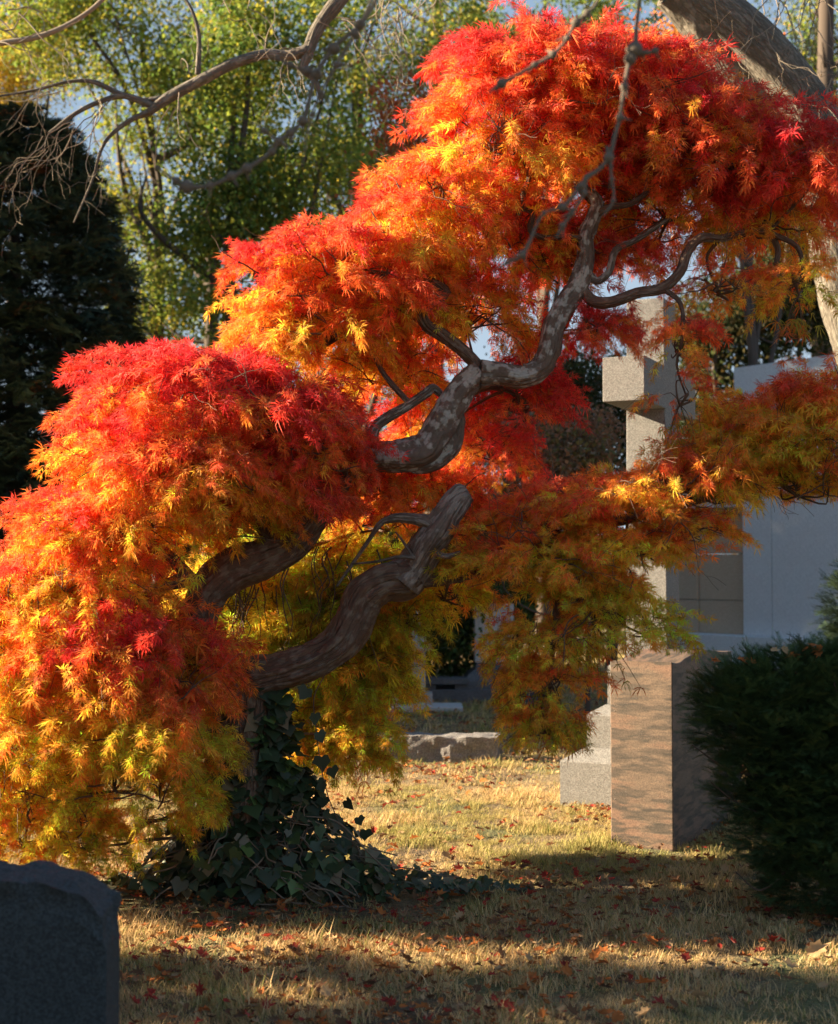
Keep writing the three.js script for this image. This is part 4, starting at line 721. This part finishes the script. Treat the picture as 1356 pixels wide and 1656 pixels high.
{
  const z = -3.2, L = (l) => trace(l.map(([x, y, r, dz = 0]) => [x, y, z + dz, r]));
  const t = thing('leaning_tree', 'bare grey barked tree leaning over the maple from the top corner', 'tree', [0, 0, 0]), r = R(701);
  const foot = at(1560, 1200, z);
  { const [P, q] = L([[1405, 560, 56], [1365, 420, 52], [1350, 300, 42], [1320, 200, 39], [1268, 118, 38], [1196, 45, 38], [1098, -30, 37], [960, -90, 42], [800, -190, 36]]); P.unshift(V(foot.x, -0.1, z), V(foot.x - 0.1, 1.0, z)); q.unshift(0.36, 0.29); part(t, 'trunk', tubeGeo(P, q, 96, 0.07, 4, 30, 0.005), greyBark); }
  { const [P, q] = L([[1375, 520, 34, -0.35], [1330, 330, 36, -0.35], [1262, 205, 38, -0.3], [1195, 115, 40, -0.22], [1140, 35, 40, -0.1], [1090, -20, 36]]); part(t, 'limb', tubeGeo(P, q, 64, 0.07, 8, 30, 0.0045), greyBark); }
  { const [P, q] = L([[800, -190, 34], [680, -130, 22], [590, -55, 16], [545, 5, 13], [515, 45, 11.5], [497, 88, 10]]); part(t, 'limb', tubeGeo(P, q, 12, 0.12, 9, 6), greyBark); }
  const o1 = [[500, 80, 10], [470, 90, 9], [430, 88, 9], [385, 100, 9], [335, 125, 9.5], [290, 148, 9], [262, 165, 9], [240, 182, 7]];
  { const [P, q] = L(o1); part(t, 'branch', tubeGeo(P, q, 10, 0.14, 10, 5), greyBark); }
  const br = [[[262, 160, 6], [225, 162, 5], [190, 150, 4.5], [150, 132, 4], [110, 132, 3], [60, 145, 2.4], [0, 155, 1.8]], [[250, 172, 7], [200, 155, 5], [160, 165, 4], [120, 185, 3.5], [80, 215, 2.5]], [[320, 120, 5], [322, 60, 4], [312, 20, 3], [295, -10, 2]], [[500, 85, 9], [492, 110, 7], [510, 130, 5], [520, 160, 3]], [[245, 180, 6], [210, 195, 4], [170, 230, 3], [150, 290, 2], [120, 360, 1.5]], [[545, 5, 9], [575, -20, 8], [620, -30, 7]]];
  br.forEach((l, i) => { const [P, q] = L(l); part(t, 'branch', tubeGeo(P, q, 7, 0.12, i, 5), greyBark); });
  const tw = new GB();
  const from = (x, y, dx, dy, len, r0, n, o) => { for (let i = 0; i < n; i++) twigWalk(tw, at(x + r.r(-25, 25), y + r.r(-14, 14), z + r.r(-0.15, 0.25)), V(dx + r.g() * 0.4, dy + r.g() * 0.4, r.g() * 0.4), len * r.r(0.6, 1.2), r0, r, 2, o); };
  const hang = { curl: 0.6, grav: -0.2, step: 0.065, fork: 0.36 };
  from(90, 140, -1, -0.2, 0.7, 0.0042, 4, hang); from(140, 190, -0.7, -0.6, 0.7, 0.004, 4, hang); from(60, 230, -0.5, -0.8, 0.5, 0.0034, 3, hang); from(180, 170, -0.5, -0.7, 0.6, 0.005, 4, hang);
  from(330, 110, 0.2, 1, 0.4, 0.004, 4, hang); from(430, 90, 0.3, 1, 0.4, 0.004, 4, hang); from(470, 90, 0.2, -1, 0.6, 0.004, 4, hang); from(540, 30, 0.8, -0.5, 0.6, 0.005, 6, hang); from(620, -20, 0.4, -1, 0.7, 0.005, 8, hang); from(690, -30, 0.1, -1, 0.6, 0.004, 8, hang); from(650, 20, 0.2, -1, 0.5, 0.004, 6, hang); from(380, 20, 0.2, 0.2, 0.5, 0.004, 5, hang);
  from(20, 60, 0.8, 0.2, 0.6, 0.006, 4, hang); from(280, 160, -0.2, -1, 0.5, 0.004, 4, hang); from(20, 20, 1, -0.3, 0.7, 0.006, 3, hang);
  from(1260, -10, 0.1, -1, 0.8, 0.0045, 7, hang); from(1320, -10, 0.1, -1, 0.9, 0.0045, 8, hang); from(1230, 60, 0.3, -1, 0.5, 0.004, 4, hang); from(1340, 130, -0.3, -1, 0.6, 0.0045, 5, hang); from(1180, 130, -0.7, -0.6, 0.45, 0.004, 4, hang); from(1290, 150, -0.5, -0.8, 0.5, 0.004, 4, hang);
  { const [P, q] = L([[0, 70, 5], [60, 60, 5], [110, 40, 4.5], [155, 10, 4], [200, -40, 4]]); tube(tw, P, q, 6, 0.1, 1, 5); }
  part(t, 'twigs', tw.geo(), paleTwig, 'stuff');
}
{
  const t = thing('overhanging_tree', 'bare tree beside the camera whose dark twigs hang before the maple', 'tree', [0, 0, 0]), r = R(720), z = 3.8;
  part(t, 'trunk', tubeGeo([V(-2.3, -0.1, 4.0), V(-2.25, 1.5, 3.95), V(-2.1, 3.4, 3.85), V(-1.9, 4.8, 3.8)], [0.17, 0.14, 0.11, 0.06], 14, 0.12, 3, 5), greyBark);
  part(t, 'limb', tubeGeo([V(-2.1, 3.5, 3.85), V(-1.3, 3.65, 3.82), V(-0.4, 3.5, z), V(0.2, 3.35, z), V(0.75, 3.2, z)], [0.06, 0.045, 0.032, 0.022, 0.01], 10, 0.12, 4, 5), greyBark);
  const tw = new GB(), T = (l, hub) => { const [P, q] = trace(l.map(([x, y, rr]) => [x, y, z, rr * 0.64])); P.unshift(hub); q.unshift(q[0] * 1.2); tube(tw, P, q, 7, 0.35, P.length, 5); for (const [x, y, rr] of l) if (rr > 2 && r() < 0.75) { const p = at(x, y, z), g = new THREE.IcosahedronGeometry(rr / PPM(z) * 1.5, 1); const pa = g.attributes.position; const s = tw.n; for (let i = 0; i < pa.count; i++) { tw.p.push(p.x + pa.getX(i), p.y + pa.getY(i), p.z + pa.getZ(i)); tw.u.push(0, 0); tw.i.push(s + i); } twigWalk(tw, p, V(r.g(), r.g() - 0.2, r.g() * 0.5), 0.03, rr / PPM(z) * 0.7, r, 0, { curl: 0.3, step: 0.012 }); } };
  T([[612, -10, 5], [583, 40, 6], [547, 70, 6], [540, 78, 7], [512, 120, 7], [500, 165, 6], [490, 195, 6], [470, 215, 6], [452, 228, 8], [440, 245, 5], [400, 272, 6], [375, 285, 6], [340, 300, 5], [303, 302, 8], [285, 292, 5], [255, 272, 3]], V(-0.05, 3.4, z));
  T([[600, 0, 4], [575, 55, 5], [545, 105, 5], [520, 150, 4], [505, 185, 3], [495, 230, 2], [490, 270, 1.5]], V(-0.03, 3.4, z));
  T([[452, 228, 5], [430, 212, 4], [415, 200, 3], [402, 198, 2]], at(452, 228, z));
  T([[497, 115, 5], [470, 105, 4], [450, 95, 3]], at(505, 118, z));
  T([[1036, -10, 5], [1030, 40, 6], [1027, 80, 9], [1020, 95, 7], [1010, 140, 5], [1003, 190, 5], [996, 215, 6], [985, 255, 6], [968, 275, 5], [947, 290, 7], [945, 312, 4], [925, 345, 4], [910, 365, 4], [900, 385, 2]], V(0.56, 3.25, z));
  T([[1027, 82, 7], [1045, 85, 7], [1060, 82, 4]], at(1027, 82, z));
  T([[985, 255, 4], [990, 290, 3], [992, 325, 3], [975, 350, 2]], at(985, 255, z));
  T([[940, 300, 4], [910, 335, 5], [880, 345, 3], [845, 412, 5], [820, 425, 3], [795, 440, 1.5]], at(947, 290, z));
  T([[968, 0, 4], [950, 22, 5], [932, 37, 6], [918, 62, 4], [895, 88, 5], [865, 105, 4], [830, 125, 4], [812, 135, 6], [790, 150, 2]], V(0.5, 3.26, z));
  part(t, 'twigs', tw.geo(), nearTwig, 'stuff');
}

// ───────────────────────── shade givers outside the frame, left ─────────────────────────
for (const [x, z, h, rad, n, where] of [[-6.8, -7.9, 8.6, 1.6, 2600, 'nearest the in-view evergreen'], [-8.4, -10.5, 11, 2.2, 3200, 'level with the rear graves'], [-9.4, -13.9, 11.5, 2.2, 3200, 'level with the mausoleum'], [-8.0, -9.0, 10.6, 1.7, 2800, 'between the rear graves and the lawn'], [-5.4, 2.45, 3.9, 1.25, 900, 'level with the sunlit strip'], [-4.6, 4.2, 4.6, 1.4, 1500, 'beside the dark headstone']])
  conifer('conifer', `dark evergreen just outside the view ${where}`, x, z, h, rad, n, 470 + h * 3, undefined, 'dark evergreens outside the view', z > 0 ? 1.7 : 2.6);

// ───────────────────────── fallen leaves ─────────────────────────
function fallenGeo(seed) {
  const r = R(seed), b = new GB(), c = b.v(V(0, 0, 0)), n = 16, o = [], curl = r.r(0.3, 1.3), cx = r.r(-0.4, 0.4);
  for (let i = 0; i < n; i++) { const a = i / n * 6.283, lobes = [1.0, 0.5, 0.85, 0.45, 0.7, 0.42, 0.6, 0.35, 0.5, 0.35, 0.6, 0.42, 0.7, 0.45, 0.85, 0.5][i] * r.r(0.85, 1.15), x = Math.cos(a) * lobes * 0.6, z = Math.sin(a) * lobes * 0.5; o.push(b.v(V(x, curl * z * z * 1.2 + Math.abs(x) * cx + 0.12 * r(), z * (1 - curl * 0.2)))); }
  o.forEach((k, i) => b.t(c, o[(i + 1) % n], k));
  return b.geo();
}
{
  const r = R(801), geos = [0, 1, 2, 3, 4, 5].map((k) => fallenGeo(810 + k));
  const kinds = [['rust_leaf', 'rusty orange', [0.46, 0.15, 0.04]], ['brown_leaf', 'dull brown', [0.20, 0.10, 0.05]], ['tan_leaf', 'pale tan', [0.48, 0.31, 0.16]], ['red_leaf', 'dark red', [0.36, 0.045, 0.03]]];
  const mats = kinds.map(([, , c]) => { const m = leafMat(c, { transmission: 0.25, vertexColors: false }); return m; });
  const litter = thing('leaf_litter', 'small fallen leaves strewn all over the lawn', 'leaf litter'); litter.userData.kind = 'stuff';
  const M = geos.map(() => []), C = geos.map(() => []), white = leafMat([1, 1, 1], { transmission: 0.25, vertexColors: false });
  for (let i = 0; i < 15000; i++) {
    const d = mix(4.6, 17, Math.pow(r(), 1.25)), x = r.r(-1, 1) * (0.31 * d + 0.2), z = EYE.z - d;
    if (fbm(x * 1.5 + 3, 1, z * 1.5, 3) + (Math.abs(z - 0.1) < 0.75 ? 0.35 : 0) < r.r(-0.3, 0.4)) continue;
    const k = Math.floor(r() * 6), s = 0.03 + 0.055 * Math.pow(r(), 1.6), c = r.pick([...kinds, kinds[0], kinds[1]])[2], q = r.r(0.6, 1.2);
    M[k].push(new THREE.Matrix4().compose(V(x, groundY(x, z) + r.r(0.02, 0.05), z), new THREE.Quaternion().setFromEuler(new THREE.Euler(r.g() * 0.5, r() * 6.28, r.g() * 0.5)), V(s, s, s))); C[k].push(c.map((v) => v * q));
  }
  geos.forEach((g, k) => instanced(litter, 'leaf_layer', g, white, M[k], C[k]));
  const zones = [['in the shaded grass in front of the maple', 5.0, 5.9], ['in the sunlit strip before the maple shadow', 5.9, 6.35], ['in the shadow of the maple', 6.35, 7.6], ['in the sunlit grass before the granite monument', 7.6, 9.3], ['on the lawn near the rough marker', 9.3, 15]];
  for (let i = 0; i < 190; i++) {
    const zi = Math.floor(r() * 5), [where, a, b2] = zones[zi], d = r.r(a, b2), x = r.r(-0.28, 0.28) * d, z = EYE.z - d, k = r.pick([0, 0, 0, 1, 1, 2, 3]), [, tone] = kinds[k];
    if (zi === 2 && x < 0.2 && x > -1.4) continue;
    const m = top(kinds[k][0], r.pick(geos), mats[k], `${tone} fallen leaf curled up ${where}`, 'leaf', `${tone} fallen leaves ${where}`);
    m.position.set(x, groundY(x, z) + 0.042, z); m.rotation.set(r.g() * 0.5, r() * 6.28, r.g() * 0.5); m.scale.setScalar(r.r(0.05, 0.095));
  }
  const big = top('curled_leaf', fallenGeo(830), mats[2], 'large pale tan curled leaf standing in the grass below the yew', 'leaf');
  const p = at(1318, 1550, 1.35); big.position.set(p.x, 0.06, 1.35); big.rotation.set(0.9, 0.4, 0.3); big.scale.setScalar(0.13);
  for (let i = 0; i < 14; i++) { const x = r.r(1150, 1330), m = top('rust_leaf', r.pick(geos), mats[r() < 0.7 ? 0 : 2], 'rusty fallen leaf caught on top of the yew bush', 'leaf', 'fallen leaves on the yew'), q = at(x, 1072 - 0.12 * (x - 1150) + r.r(-8, 10), 0.62); m.position.copy(q); m.rotation.set(0.7 + r.g() * 0.5, r() * 6.28, r.g() * 0.5); m.scale.setScalar(r.r(0.05, 0.075)); }
}
scene.traverse((o) => { if (o.isMesh) { o.castShadow = true; o.receiveShadow = true; } });
renderer.render(scene, camera);
